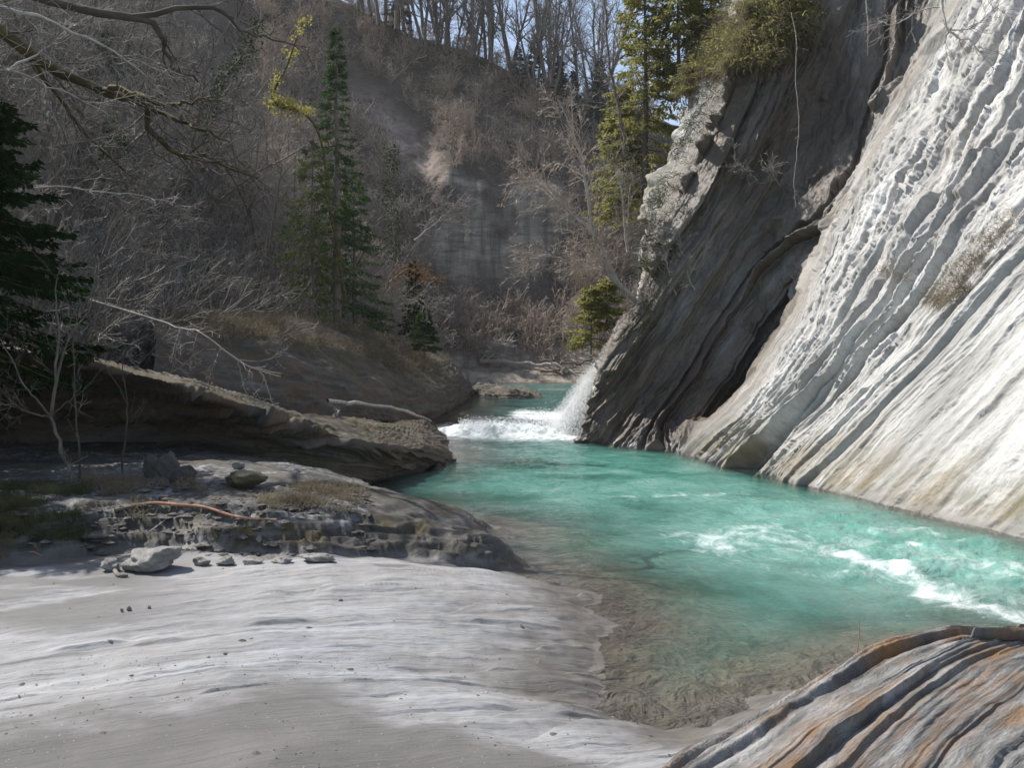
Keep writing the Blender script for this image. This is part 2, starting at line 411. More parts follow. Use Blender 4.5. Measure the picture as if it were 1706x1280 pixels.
# ------------------------------------------------------------------ ground sheet
def build_ground():
    Ds = np.concatenate([np.geomspace(.6, 60, 240), np.linspace(60.4, 125, 240), np.geomspace(127, 170, 14)])
    us = np.concatenate([np.linspace(-1.6, -.65, 50), np.linspace(-.64, .3, 330), np.linspace(.31, 1.6, 60)])
    D, U = np.meshgrid(Ds, us)          # (nu, nD)
    X, Y = U * D, D
    b, d = base_land(X, Y)
    h, e, wb, cl = hill(X, Y)
    Z = b + h
    # stays under the fine shore sheet, the rocks and the right cliff
    fine = (1 - sstep(17, 19, Y)) * (X < 6)
    Z = np.where(fine > 0, Z - .22 * fine * (d > -8) * (1 - sstep(0, 2.0, e)), Z)
    rightc = polydist(X, Y, TOE[4:])
    Z = np.where((rightc > 0) & (Y < 34), np.minimum(Z, -.8 + .0 * Z), Z)
    Z += .06 * fbm(X * 1.3, Y * 1.3, .4, 3) * sstep(-.2, .6, d)
    gx = np.abs(np.gradient(Z, axis=1) / np.gradient(Y, axis=1))
    pyv = HY - (Z - H) / Y * F; pxv = pxof(X, Y)
    rock = np.maximum(sstep(9.0, 9.6, e) * (1 - sstep(12.0, 13.5, e)) * wb * cl, 0) * sstep(-.45, .1, fbm(X * .2, Y * .05, Z * .2, 3))
    # far bank ledges by the water
    bank = sstep(58, 63, Y) * (1 - sstep(1.0, 2.5, e)) * sstep(0, .2, d)
    rock = np.maximum(rock, bank * .9)
    lx = np.interp(pyv, [120, 180, 240, 300, 330], [585, 620, 672, 722, 740])
    slide = np.exp(-((pxv - lx) / (40 + 14 * perlin(X * .3, Z * .3))) ** 2) * sstep(120, 190, pyv) * (1 - sstep(275, 310, pyv)) * (Y > 70)
    slide *= sstep(-.5, .2, fbm(X * .35, Z * .35, 2.2, 4))
    Z = Z + bank * .22 * np.sin(Z * 9 + 2 * fbm(X * .4, Y * .4, 0, 3)) * .35
    bed = (1 - sstep(-.1, .15, d))
    f = gridfaces(len(us), len(Ds))
    me = mesh('ground', np.stack([X, Y, Z], 2), [f], MAT['ground'],
              {'rock': rock, 'slide': np.clip(slide, 0, 1), 'bed': bed})
    tag(obj('ground', me), kind='structure')
build_ground()

def zground(x, y):
    x = np.atleast_1d(np.asarray(x, float)); y = np.atleast_1d(np.asarray(y, float))
    b, d = base_land(x, y); h, e, wb, cl = hill(x, y)
    return b + h

# ------------------------------------------------------------------ fine shore sheet: slab, ledges, sand
def build_shore():
    rng = random.Random(5)
    py = np.concatenate([np.geomspace(4200, 1580, 70), np.linspace(1560, 1290, 60), np.linspace(1288, 728, 620)])
    Ds = F * 1.9 / (py - HY)
    us = (np.concatenate([np.linspace(-1500, -340, 160), np.linspace(-330, 1500, 760), np.linspace(1520, 3200, 60)]) - CX) / F
    D, U = np.meshgrid(Ds, us)
    X, Y = U * D, D
    px = pxof(X, Y)
    Z, d = base_land(X, Y)
    wob = .10 * fbm(X * .9, Y * .9, 2.0, 3)
    # ledge stack behind the slab
    def yedge(pts, z): 
        p = np.array(pts, float); return np.interp(px, p[:, 0], F * (H - z) / (p[:, 1] - HY))
    e1 = yedge([(-400, 960), (0, 938), (120, 928), (280, 908), (480, 918), (640, 902), (760, 902), (840, 888), (1000, 860)], .45)
    e2 = yedge([(-400, 930), (0, 905), (150, 882), (270, 870), (450, 887), (560, 873), (690, 862), (780, 872), (1000, 840)], .62)
    e3 = yedge([(-400, 890), (0, 868), (200, 858), (400, 852), (560, 838), (700, 836), (1000, 820)], .75)
    lim = np.clip(d / .45, 0, 1) ** .8
    n1, n2 = .20 * fbm(X * .8, Y * 1.2, 5.5, 5), .22 * fbm(X * .8, Y * 1.2, 9.5, 5)
    S1 = sstep(-.01, .03, Y - e1 + n1); S2 = sstep(-.01, .03, Y - e2 + n2); S3 = sstep(-.01, .03, Y - e3 + n1 * .8)
    S5 = sstep(-.01, .03, Y - e2 - .28 + .3 * fbm(X * 1.0, Y * 1.5, 23.5, 5)); S6 = sstep(-.01, .03, Y - e1 - .16 + .3 * fbm(X * 1.0, Y * 1.5, 29.5, 5))
    S4 = sstep(-.01, .03, Y - .5 * (e1 + e2) + .30 * fbm(X * 1.6, Y * 2, 19.5, 4))
    trough = np.exp(-((Y - e1 + n1 + .12) / .16) ** 2)
    Z = Z + lim * ((.07 * S1 + .08 * S2 + .05 * S3 + .06 * S4 + .05 * S5 + .05 * S6) * (1 - .12 * sstep(480, 820, px)) - .05 * trough)
    Z = np.where(S2 > .5, Z - lim * .06 * np.clip((Y - e2), 0, 3) * sstep(450, 800, px), Z)
    ledge = np.clip(S1 * lim + trough * .6, 0, 1)
    # bedding of the slab
    q = -.447 * X + .894 * Y; t = .894 * X + .447 * Y
    qw = q + .10 * fbm(q * .6, t * .35, 1.5, 3) + .022 * fbm(q * 3, t * 2.2, 4.4, 3)
    r = beds(qw, t, rng, .12, .40, .040, -3, 20, 1.5, 2.2, False, .022, .4) + beds(qw + .05, t, rng, .04, .13, .026, -3, 20, 1.9, 7.7, False, .016, .45)
    sandline = np.interp(px, [-400, 0, 300, 500, 700, 850, 1000, 1060, 1300], [4.3, 4.62, 4.95, 5.35, 5.05, 4.75, 4.45, 4.2, 3.8])
    sn = .28 * fbm(X * .8, Y * 1.1, 6.1, 4)
    sand = 1 - sstep(-.35, .30, Y - sandline + sn + .15 * fbm(X * 4, Y * 6, 3, 4))
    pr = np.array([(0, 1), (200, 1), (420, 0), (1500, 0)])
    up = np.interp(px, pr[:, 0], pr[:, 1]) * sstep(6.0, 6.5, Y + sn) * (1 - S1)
    sand_shade = np.clip(up * sstep(-.6, .1, fbm(X * .9, Y * 2.2, 3.3, 4)) , 0, 1)  # sand film whose dark tone stands in for tree shade on the slab
    sand_and_shade = np.maximum(sand, sand_shade * .85)
    Z = Z + r * (1 - .93 * sand_and_shade) * sstep(-.25, .15, d) * (1 - .2 * ledge) - .03 * sand * 0
    Z += .012 * fbm(X * 3, Y * 3, 1.2, 4) * (1 - sand_and_shade) + sand_and_shade * (.018 * fbm(X * 1.2, Y * 1.2, 2.7, 3) + .02)
    Z += .025 * fbm(X * 1.6, Y * 2.6, 8.8, 4) * ledge
    # stepped relief on the dark ledges
    Z += ledge * .02 * fbm(X * 2.2, Y * 5.0, 4, 5)
    gravel = ledge * S2 * sstep(-.3, .2, fbm(X * .7, Y * .9, 11, 3)) * (1 - sstep(560, 680, px))
    moss = ledge * sstep(-.2, .4, fbm(X * 1.1, Y * 1.1, 14, 3))
    wet = (1 - sstep(.06, .30, Z + .10 * fbm(X * 1.6, Y * 1.6, 31, 4)))
    wet = np.maximum(wet, trough * .7)
    beach = sstep(12.6, 13.6, Y) * sstep(-3.9, -3.2, X)
    ledge = ledge * (1 - beach); sand_and_shade = np.maximum(sand_and_shade, beach * .9)
    f = gridfaces(len(us), len(Ds))
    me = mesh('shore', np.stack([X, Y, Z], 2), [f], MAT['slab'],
              {'sand': sand_and_shade, 'ledge': ledge, 'moss': moss, 'wet': wet, 'gravel': gravel, 'bed': 1 - sstep(-.10, .03, Z)})
    tag(obj('shore', me), kind='structure')
    return X, Y, Z
SX, SY, SZ = build_shore()
def zshore(x, y):
    """height of the fine shore sheet (nearest node of its grid)"""
    i = np.argmin((SX - x) ** 2 + (SY - y) ** 2)
    return float(SZ.ravel()[i])

# ------------------------------------------------------------------ river
def gz(x, y): return base_land(x, y)[0]
def build_water():
    Ds = np.concatenate([np.geomspace(3.2, 23, 520), np.linspace(23.05, 30, 150), np.geomspace(30.2, 74, 130)])
    us = np.concatenate([np.linspace(-.30, .62, 640), np.linspace(.63, 2.4, 60)])
    D, U = np.meshgrid(Ds, us)
    X, Y = U * D, D
    px = pxof(X, Y); py = HY + F * H / Y
    bed, d = base_land(X, Y)
    dt = -polydist(X, Y, TOE)
    depth = np.minimum(np.maximum(-bed, 0), .05 + .8 * np.maximum(dt, 0))
    fx, fy = X * .94 + Y * .34, -X * .34 + Y * .94
    near = 1 - sstep(24, 40, Y)
    amp = .018 + .045 * sstep(2.6, 5.0, X) * (1 - sstep(12, 16, Y)) + .02 * sstep(22, 26, Y) * (1 - sstep(27, 32, Y))
    amp = amp * np.clip(depth / .5, .1, 1)
    Z = amp * fbm(fx * .9, fy * 1.5, .5, 5, .6) * 1.3
    # the standing wave at the narrows and the slightly higher pool above it
    wl = 25.9 + .5 * perlin(X * .8, 3.3) + .25 * perlin(X * 2.3, 7.1)
    rid = np.exp(-((Y - wl - .55) / .55) ** 2) * sstep(-2.6, -1.4, X)
    Z += .12 * sstep(0, .8, Y - wl) + rid * (.20 + .14 * perlin(X * 1.7, Y * 1.4, 5) + .06 * perlin(X * 5, Y * 5, 2))
    def blob(pts, sx, sy, a=1.0):
        o = np.zeros(X.shape)
        for i, (u, v) in enumerate(pts):
            n = 1
            o = np.maximum(o, a * np.exp(-((px - u) / sx) ** 2 - ((py - v) / sy) ** 2))
        return o
    def line(pts, w, a=1.0):
        p = np.array(pts, float); o = np.zeros(X.shape)
        for (x0, y0), (x1, y1) in zip(p[:-1], p[1:]):
            y0_, y1_ = y0 * 2.2, y1 * 2.2
            dx, dy = x1 - x0, y1_ - y0_
            t = np.clip(((px - x0) * dx + (py * 2.2 - y0_) * dy) / (dx * dx + dy * dy), 0, 1)
            r = np.hypot(px - x0 - t * dx, py * 2.2 - y0_ - t * dy)
            o = np.maximum(o, a * np.exp(-(r / w) ** 2))
        return o
    foam = np.maximum.reduce([
        line([(745, 722), (850, 724), (985, 728)], 26, .85), line([(870, 698), (985, 702)], 26, 1.05), line([(790, 706), (900, 708)], 22, .6),
        line([(920, 712), (990, 716)], 26, .9), line([(760, 742), (845, 752)], 10, .35), line([(960, 750), (960, 800)], 14, .22),  # upright streak below the splash is its reflection, painted as foam
        blob([(1190, 905)], 55, 32, .62), line([(1150, 900), (1300, 900), (1450, 940), (1600, 985), (1800, 1060)], 95, .40), line([(1420, 905), (1600, 930), (1850, 985)], 70, .42), line([(1190, 885), (1290, 878)], 24, .5), line([(1210, 888), (1350, 905), (1430, 925), (1500, 945)], 26, .52),
        line([(1400, 925), (1450, 938), (1490, 950)], 22, .72), blob([(1500, 945), (1545, 985)], 34, 18, .95), line([(1500, 950), (1560, 985), (1640, 1010), (1706, 1035)], 34, .68),
        line([(1450, 890), (1530, 885), (1600, 905)], 18, .45), blob([(1525, 908)], 22, 7, .65), line([(1560, 930), (1706, 945), (1900, 970)], 34, .52), line([(1600, 1000), (1800, 1060)], 50, .6),
        line([(1180, 930), (1350, 960)], 24, .33), line([(1090, 825), (1240, 822)], 14, .45), line([(980, 830), (1120, 826)], 10, .35), line([(640, 800), (760, 790)], 9, .2),
        line([(900, 1075), (960, 1078)], 8, .2), line([(1235, 1072), (1280, 1076)], 8, .45), line([(900, 652), (960, 652)], 10, .4)])
    milky = np.clip(line([(1180, 890), (1450, 950), (1706, 1020), (2000, 1080)], 150, .9) + line([(750, 715), (985, 715)], 50, .6) + line([(700, 810), (1250, 830)], 40, .3), 0, 1)
    turb = 1 - np.exp(-3.2 * np.maximum(depth - .02, 0))
    far = sstep(19, 27, Y) * .8
    me = mesh('river', np.stack([X, Y, Z], 2), [gridfaces(len(us), len(Ds))], MAT['water'],
              {'turb': turb, 'foam': foam, 'milky': milky, 'far': far})
    tag(obj('river', me), kind='structure')
build_water()

# ------------------------------------------------------------------ right cliff
TD = math.tan(math.radians(55))
def slabD(px, py):
    a, b = (px - CX) / F, (HY - py) / F
    return (9.53 * TD + 2.4) / ((.96 * a + .276) * TD - b)
def SP(px, py, off=0.0): return P(px, py, slabD(px, py) + off)
def stepf(q, a, wa, b, wb, dw):
    hi = a * np.exp(-np.clip(-q, 0, 9) / wa); lo = -b * np.exp(-np.clip(q - dw, 0, 9) / wb)
    k = sstep(0, dw, q)
    return hi * (1 - k) + lo * k
def build_cliff():
    rng = random.Random(11)
    R = lambda pts: [P(*p) for p in pts]
    C0 = R([(1090, 720, 36), (1095, 660, 36), (1105, 600, 36), (1120, 530, 36), (1130, 450, 36.5), (1150, 370, 37), (1180, 260, 37.5), (1215, 150, 38), (1245, 40, 38.5), (1290, -150, 40)])
    C1 = R([(990, 725, 26.8), (994, 680, 26.8), (1010, 610, 27), (1058, 520, 27.6), (1068, 430, 28.2), (1080, 350, 28.7), (1115, 235, 29.2), (1168, 120, 30), (1192, 0, 31), (1230, -150, 32)])
    C2 = R([(965, 738, 24), (978, 672, 24.1), (1012, 590, 24.3), (1075, 490, 24.7), (1095, 410, 25.0), (1148, 300, 25.4), (1202, 185, 25.8), (1232, 95, 26.2), (1262, 0, 26.6), (1310, -150, 27.5)])
    C3 = R([(1045, 748, 23.0), (1090, 690, 23.5), (1150, 610, 24.1), (1205, 520, 24.8), (1235, 440, 25.2), (1275, 350, 25.5), (1330, 220, 25.8), (1370, 120, 26.0), (1410, 20, 26.2), (1470, -150, 27)])
    C4 = [SP(u, v, o) for u, v, o in [(1122, 756, .5), (1180, 708, 2.8), (1245, 645, 4.2), (1300, 570, 4.6), (1343, 468, 3.4), (1382, 375, 1.7), (1425, 275, 1.2), (1478, 165, .9), (1555, 10, .8), (1650, -150, .8)]]
    e5 = [(1133, 757), (1215, 685), (1265, 625), (1312, 550), (1352, 455), (1395, 368), (1445, 270), (1503, 165), (1590, 10), (1685, -150)]
    C4b = [SP(u - 4, v, o) for (u, v), o in zip(e5, [.4, 1.4, 1.9, 1.9, 1.5, .8, .5, .4, .35, .35])]
    C5 = [SP(u, v, -.05) for u, v in e5]
    slabs = [[(1200, 780), (1265, 715), (1330, 650), (1400, 565), (1460, 490), (1530, 380), (1590, 285), (1650, 190), (1706, 90), (1800, -120)],
             [(1290, 800), (1345, 745), (1400, 690), (1450, 640), (1500, 590), (1560, 520), (1640, 432), (1706, 355), (1850, 180), (2000, -50)],
             [(1420, 830), (1480, 770), (1540, 705), (1610, 630), (1706, 530), (1790, 440), (1880, 340), (1980, 230), (2100, 90), (2250, -120)],
             [(1600, 880), (1650, 825), (1706, 765), (1780, 690), (1870, 600), (1970, 500), (2080, 390), (2190, 270), (2310, 120), (2450, -80)],
             [(1750, 915), (1810, 850), (1890, 770), (1980, 690), (2080, 590), (2190, 480), (2310, 360), (2430, 240), (2560, 90), (2720, -100)],
             [(2000, 985), (2070, 920), (2150, 840), (2250, 750), (2360, 640), (2480, 530), (2620, 400), (2760, 280), (2900, 130), (3080, -60)],
             [(2600, 1150), (2680, 1050), (2780, 950), (2900, 840), (3030, 720), (3180, 590), (3340, 450), (3500, 320), (3680, 160), (3880, -60)]]
    cols = [C0, C1, C2, C3, C4, C4b, C5] + [[SP(u, v) for u, v in c] for c in slabs]
    for c in cols:
        lo = c[0] + (c[0] - c[1]) * .2; lo = np.array([lo[0], lo[1], -1.6])
        c.insert(0, lo)
    nus = [30, 40, 120, 130, 46, 24, 120, 130, 120, 70, 40, 30, 20]
    nvs = [14, 60, 70, 75, 70, 70, 75, 75, 60, 40]
    G = guide(cols, nus, nvs, 3, 20)
    N = gnormals(G, (-20, 0, 10))
    s, t = st_coords(G)
    ui = np.repeat(np.arange(G.shape[0])[:, None], G.shape[1], 1)
    cu = np.concatenate([[0], np.cumsum(nus)])
    k = np.interp(np.arange(G.shape[0]), cu, np.arange(len(cu)))      # fractional guide index
    K = np.repeat(k[:, None], G.shape[1], 1)
    slab = sstep(5.4, 6.0, K)
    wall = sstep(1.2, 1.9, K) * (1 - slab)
    px = CX + F * G[..., 0] / G[..., 1]; py = HY - F * (G[..., 2] - H) / G[..., 1]
    sw = s + .22 * fbm(s * .5, t * .16, 1.0, 3) + .05 * fbm(s * 2.0, t * .9, 2.0, 4)
    tq = t / .8 + 3.5 * fbm(s * 1.1, t * .3, 4.4, 3); tq2 = t / .3 + 3.0 * fbm(s * 2.4, t * .6, 7.4, 3)
    torn = .055 * (np.mod(tq, 1) - .5) * perlin(s * 1.3, np.floor(tq) * 1.7, 2.2) * 2 + .03 * (np.mod(tq2, 1) - .5) * perlin(s * 2.3, np.floor(tq2) * 1.3, 6.2) * 2
    sw = sw + torn
    smoothz = sstep(7.6, 8.3, K)                       # clean slab at the lower right
    rough = slab * (1 - .72 * smoothz)
    big = beds(sw + .06 * fbm(s * 2, t * 1.6, 3, 3), t, rng, .40, 1.05, .25, -1, 90, .5, 1.3, dw=.045)
    med = beds(sw + .1 + .05 * fbm(s * 3, t * 2.4, 6, 3), t, rng, .16, .42, .17, -1, 90, .7, 4.9, dw=.035)
    fin = beds(sw + .05 * fbm(s * 4, t * 3.2, 1, 3), t, rng, .06, .16, .07, -1, 90, 1.2, 8.1, dw=.022)
    hump = .10 * fbm(s * 1.1, t * .55, 6.0, 4) + .03 * fbm(s * 3.4, t * 1.6, 5.0, 5, .6)
    disp = rough * (1 + .7 * sstep(4.5, 9, t)) * (1.0 * big + .9 * med + .9 * fin + .9 * hump)
    disp -= rough * .28
    disp += slab * smoothz * (.35 * fin + .12 * hump)
    # on the prow the same beds are seen end-on: bed coordinate = distance from the plane of the pale slab
    nb = np.array([-.786, -.226, .574]); Gz = G.copy(); Gz[..., 2] = 1.36 * G[..., 2] - .034 * np.clip(G[..., 2], -2, 16) ** 2
    qb = -((Gz - np.array([5.68, 14.8, 0.])) @ nb)
    qw_ = qb + .10 * fbm(G[..., 1] * .5, G[..., 2] * .35, 2.0, 3) + .05 * fbm(s * 1.6, t * 1.2, 9.0, 4) + .6 * torn
    wb_ = beds(qw_, t, rng, .30, .85, .85, -14, 12, .35, 2.3, dw=.06) + beds(qw_ + .07, t, rng, .10, .26, .24, -14, 12, .7, 5.9, dw=.03) + beds(qw_ + .02, t, rng, .04, .10, .05, -14, 12, 1.5, 3.1, dw=.02)
    wd = 1.0 * wb_ + 1.4 * hump + .14 * fbm(s * 1.6, t * .8, 9.0, 5)
    disp += wall * (1 - .6 * sstep(3.8, 4.7, K)) * (wd - wd[wall > .5].mean())
    back = (1 - sstep(1.0, 1.6, K))
    disp += back * (.45 * fbm(s * .7, t * .5, 2.5, 4) + .22 * fbm(s * 2.0, t * 1.5, 4.5, 5))
    # the deep open crack behind one thick bed
    scr = s - np.interp(7.12, k, s[:, 0]) + .10 * fbm(t * .5, 1.7, 0, 3)
    tap = .28 + .72 * (1 - sstep(.3, 4.0, t - t[:, 14:15]))
    tap2 = 1 - sstep(5, 9, t)
    disp += tap * stepf(scr, .22, .7, .46, .34, .10)
    scr2 = s - np.interp(7.42, k, s[:, 0]) + .12 * fbm(t * .5, 4.7, 0, 3)
    disp += (1 - sstep(7, 10, t)) * sstep(2.5, 5, t) * stepf(scr2, .14, .4, .12, .3, .08)
    scr3 = s - np.interp(8.35, k, s[:, 0]) + .12 * fbm(t * .5, 7.7, 0, 3)
    disp += stepf(scr3, .09, .3, .06, .2, .08)
    G = G + N * disp[..., None]
    z = G[..., 2]
    low = 1 - sstep(.15, 1.1, z + .5 * fbm(s * .8, t * .5, 3.3, 3))
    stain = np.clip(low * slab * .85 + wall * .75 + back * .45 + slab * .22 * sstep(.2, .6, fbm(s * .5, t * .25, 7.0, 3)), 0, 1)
    moss = np.clip(low * .45 + back * .4 + wall * .25 * sstep(6, 9, z), 0, 1)
    wet = (1 - sstep(.02, .22, z)) + wall * .55  # waterline wetness, plus a darkening that adds to the wall's painted shade
    shade_crust = np.clip(wall * (1 - .62 * sstep(3.4, 4.3, K) * sstep(5.5, 8.5, t)) * (1 - sstep(4.7, 5.15, K)) * (.85 + .6 * fbm(s * .6, t * .2, 12.0, 4)), 0, 1)  # shade of prow wall and recess put into the colour, over brown crust
    v = G.reshape(-1, 3)
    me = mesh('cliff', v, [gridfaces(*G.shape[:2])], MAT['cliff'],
              {'stain': stain, 'moss': moss, 'wet': np.clip(wet, 0, 1), 'shade_crust': shade_crust}, uv=np.stack([s * (1 - wall) + qb * wall, t], 2).reshape(-1, 2))
    tag(obj('cliff', me), kind='structure')
    return G, N, cu
CLG, CLN, CLU = build_cliff()
def on_cliff(px, py):
    """nearest visible point of the cliff to a sight line, with its normal"""
    a = np.array([(px - CX) / F, 1.0, (HY - py) / F])
    v = CLG.reshape(-1, 3); D = v[:, 1]
    u = np.hypot(v[:, 0] / D - a[0], (v[:, 2] - H) / D - a[2])
    c = np.where(u < .004)[0]
    i = c[np.argmin(D[c])] if len(c) else np.argmin(u)
    return v[i], CLN.reshape(-1, 3)[i]

# ------------------------------------------------------------------ left rock ribs and the lichen rock
def rib(name, label, cols, nus, nvs, mat, amp, seed, wq=(.15, .45), hq=.10, ref=(0, 0, 6), horizontal=True, stain=.5, moss=.3, mossfn=None, smooth=(3, 10), extra=None, namp=None, wand=.5, dw=.05, torn=1.0, drop=0.0, flat_top=0.0, patchy=None):
    namp = amp if namp is None else namp
    rng = random.Random(seed)
    G = guide([[np.asarray(p, float) for p in c] for c in cols], nus, nvs, *smooth)
    N = gnormals(G, ref)
    s, t = st_coords(G)
    if horizontal: q, l = t, s
    else: q, l = s, t
    qw = q + .12 * fbm(q * .7, l * .3, seed, 3) + .03 * fbm(q * 3, l * 1.2, seed + 1, 4) + torn * .05 * (np.mod(l * 1.7 + 1.5 * perlin(q * 1.2, seed), 1) - .5) * (np.mod(l * 1.7 + 1.5 * perlin(q * 1.2, seed), 1) > .06)
    disp = amp * (beds(qw, l, rng, wq[0], wq[1], hq, -1, 40, wand, seed, True, dw) + beds(qw + .07, l, rng, wq[0] * .3, wq[1] * .3, hq * .35, -1, 40, 1.2, seed + 2, True))
    disp += namp * (.16 * fbm(G[..., 0] * .6, G[..., 1] * .6, G[..., 2] * .9 + seed, 4) + .05 * fbm(G[..., 0] * 3, G[..., 1] * 3, G[..., 2] * 3, 4))
    if extra is not None: disp += extra(s, t)
    disp = (disp - drop) * (1 - flat_top * sstep(.35, .75, N[..., 2]))
    G = G + N * disp[..., None]
    z = G[..., 2]
    st = np.full(z.shape, stain) if patchy is None else np.clip(patchy + 1.5 * fbm(q * 2.2, l * 1.0, seed + 5, 4), 0, 1) * stain; ms = np.full(z.shape, moss) if mossfn is None else mossfn(G, N)
    me = mesh(name, G, [gridfaces(*G.shape[:2])], mat, {'stain': st, 'moss': ms, 'wet': (1 - sstep(.02, .2, z))},
              uv=(np.stack([q, l], 2)).reshape(-1, 2))
    o = obj(name, me); tag(o, label, 'rock')
    return G, N
top_moss = lambda G, N: np.clip(sstep(.45, .8, N[..., 2]) * (.55 + .8 * fbm(G[..., 0] * .5, G[..., 1] * .5, 0, 3)), 0, 1)
cols1 = []
for row in [[(-150, 800, 14.6), (-150, 755, 15.6), (-150, 660, 15.8), (-150, 560, 12.6), (-130, 560, 14), (-110, 570, 17)],
            [(100, 800, 14.8), (95, 765, 15.8), (100, 690, 16.2), (105, 592, 13.4), (118, 592, 15), (130, 604, 17)],
            [(300, 800, 15.0), (305, 765, 15.8), (310, 705, 16.0), (300, 640, 13.6), (312, 640, 15.5), (335, 648, 18)],
            [(430, 806, 14.2), (436, 780, 14.8), (442, 740, 15.4), (455, 690, 14.5), (468, 690, 16), (490, 693, 19)],
            [(530, 808, 14.5), (550, 788, 15.0), (570, 765, 15.6), (600, 738, 15.7), (618, 722, 18), (645, 706, 22)],
            [(610, 806, 16.4), (640, 788, 17.0), (670, 775, 17.8), (705, 750, 17.9), (700, 725, 21), (710, 700, 25.5)],
            [(690, 792, 18.0), (712, 780, 18.6), (735, 771, 19.3), (752, 768, 20), (745, 738, 23), (740, 722, 27)]]:
    c = [P(*p) for p in row]; cols1.append(c)
rib('rock_rib', 'long dark undercut rock rib sloping to a point in the water behind the gravel bench', cols1, [40, 60, 60, 60, 50, 40], [30, 40, 40, 20, 30],
    MAT['bluff'], 1.5, 3, namp=.9, dw=.025, wq=(.10, .34), hq=.15, torn=.12, flat_top=.55, mossfn=top_moss, stain=.5, ref=(0, 0, 4))
cols2 = []
for row in [[(250, 640, 17.3), (255, 610, 17.6), (255, 575, 18), (255, 545, 18.6), (280, 530, 20.5), (300, 515, 24)],
            [(340, 668, 18.0), (340, 630, 18.3), (335, 590, 18.8), (340, 553, 19.6), (370, 540, 22), (400, 528, 26)],
            [(450, 688, 20), (450, 655, 20.2), (445, 605, 20.8), (445, 562, 22), (470, 548, 25), (500, 530, 30)],
            [(600, 700, 24.5), (602, 676, 24.8), (595, 630, 25.8), (575, 585, 27.5), (590, 565, 31), (610, 545, 36)],
            [(690, 706, 29.5), (694, 690, 30), (682, 655, 31), (655, 612, 33), (655, 590, 36), (665, 570, 41)],
            [(735, 696, 33.5), (738, 680, 34), (728, 650, 35.5), (700, 615, 38), (690, 590, 42), (695, 572, 46)],
            [(768, 680, 40), (772, 664, 41), (765, 636, 42.5), (738, 600, 45), (715, 582, 48), (705, 572, 52)],
            [(785, 664, 49), (786, 650, 50), (778, 630, 51), (750, 602, 53), (725, 585, 56), (700, 575, 60)]]:
    cols2.append([P(*p) for p in row])
BLG, BLN = rib('rock_bluff', 'big smooth rounded grey rock bluff with dry grass along its top, left of the narrows', cols2, [40, 50, 60, 60, 40, 40, 30], [24, 40, 40, 24, 24],
    MAT['bluff'], .8, 8, wq=(.3, .8), hq=.10, mossfn=top_moss, stain=.55, ref=(3, 0, 4))
# low rock in mid-river in front of the far bank
cols3 = [[P(785, 662, 52), P(785, 650, 52.5), P(790, 645, 54), P(800, 643, 58)], [P(815, 664, 48), P(815, 650, 48.5), P(820, 646, 50), P(825, 645, 56)],
         [P(845, 668, 45), P(848, 653, 45.5), P(850, 648, 47), P(850, 648, 54)], [P(880, 668, 45), P(882, 656, 45.5), P(880, 651, 47), P(880, 652, 54)], [P(903, 668, 45.5), P(905, 664, 46), P(902, 660, 47), P(895, 658, 53)]]
rib('low_rock', 'low dark rock lying in the river below the far bank', cols3, [24, 24, 24, 20], [14, 12, 14], MAT['bluff'], 1.2, 13, wq=(.2, .5), hq=.14, stain=.3, ref=(0, 0, 6), smooth=(3, 3))

# lichen covered rock at the lower right
FZ = lambda px, py, z: W(px, py, z)
rows = [[(1030, 1330, .34), (1130, 1262, .36), (1240, 1200, .38), (1340, 1140, .40), (1430, 1092, .42), (1500, 1064, .46), (1570, 1050, .48), (1640, 1048, .44), (1760, 1050, .35)],
        [(1040, 1345, .40), (1150, 1272, .46), (1260, 1200, .54), (1360, 1134, .60), (1450, 1078, .64), (1520, 1056, .66), (1590, 1042, .66), (1660, 1046, .60), (1790, 1060, .45)],
        [(1120, 1370, .50), (1230, 1290, .58), (1330, 1215, .66), (1420, 1155, .70), (1510, 1100, .74), (1570, 1072, .74), (1612, 1056, .72), (1690, 1056, .66), (1830, 1070, .5)],
        [(1260, 1400, .60), (1360, 1310, .68), (1450, 1225, .76), (1530, 1160, .80), (1610, 1100, .82), (1660, 1072, .80), (1706, 1050, .78), (1770, 1052, .72), (1900, 1075, .55)],
        [(1420, 1440, .70), (1510, 1340, .80), (1600, 1240, .88), (1690, 1160, .92), (1770, 1100, .92), (1830, 1075, .90), (1880, 1064, .86), (1950, 1066, .78), (2080, 1090, .6)],
        [(1700, 1500, .80), (1790, 1390, .92), (1890, 1280, 1.0), (1990, 1200, 1.02), (2090, 1140, 1.0), (2160, 1112, .96), (2220, 1100, .90), (2300, 1105, .8), (2440, 1140, .6)],
        [(2200, 1600, .85), (2300, 1480, .95), (2420, 1360, 1.0), (2540, 1280, 1.0), (2660, 1215, .96), (2740, 1190, .9), (2820, 1180, .85), (2900, 1190, .75), (3040, 1230, .6)]]
rows = [[(u, v, (.40, .60, .64, .60, .54, .48, .44)[k] + (z - r[4][2]) * .8) for u, v, z in r] for k, r in enumerate(rows)]
colsF = [[W(1000, 1330, .1)] + [W(u + 8, v - 6, .1) for (u, v, z) in rows[0][1:]]] + [[FZ(*p) for p in r] for r in rows]
def grooves(s, t):
    g = 0
    for c, dep, w0, w1, sd in ((.46, .03, .14, .03, 1.), (.72, .07, .10, .03, 2.), (1.02, .09, .10, .03, 3.), (1.45, .08, .10, .03, 4.), (1.9, .08, .10, .03, 5.)):
        q = s - c - .05 * fbm(t * .9, sd * 3.1, 0, 3) - .02 * fbm(t * 5, sd, 0, 3)
        g = g + dep * (.55 + .6 * perlin(t * .9, sd * 7.7)) * stepf(q, .6, w0, .8, w0 * .8, w1)
    return g
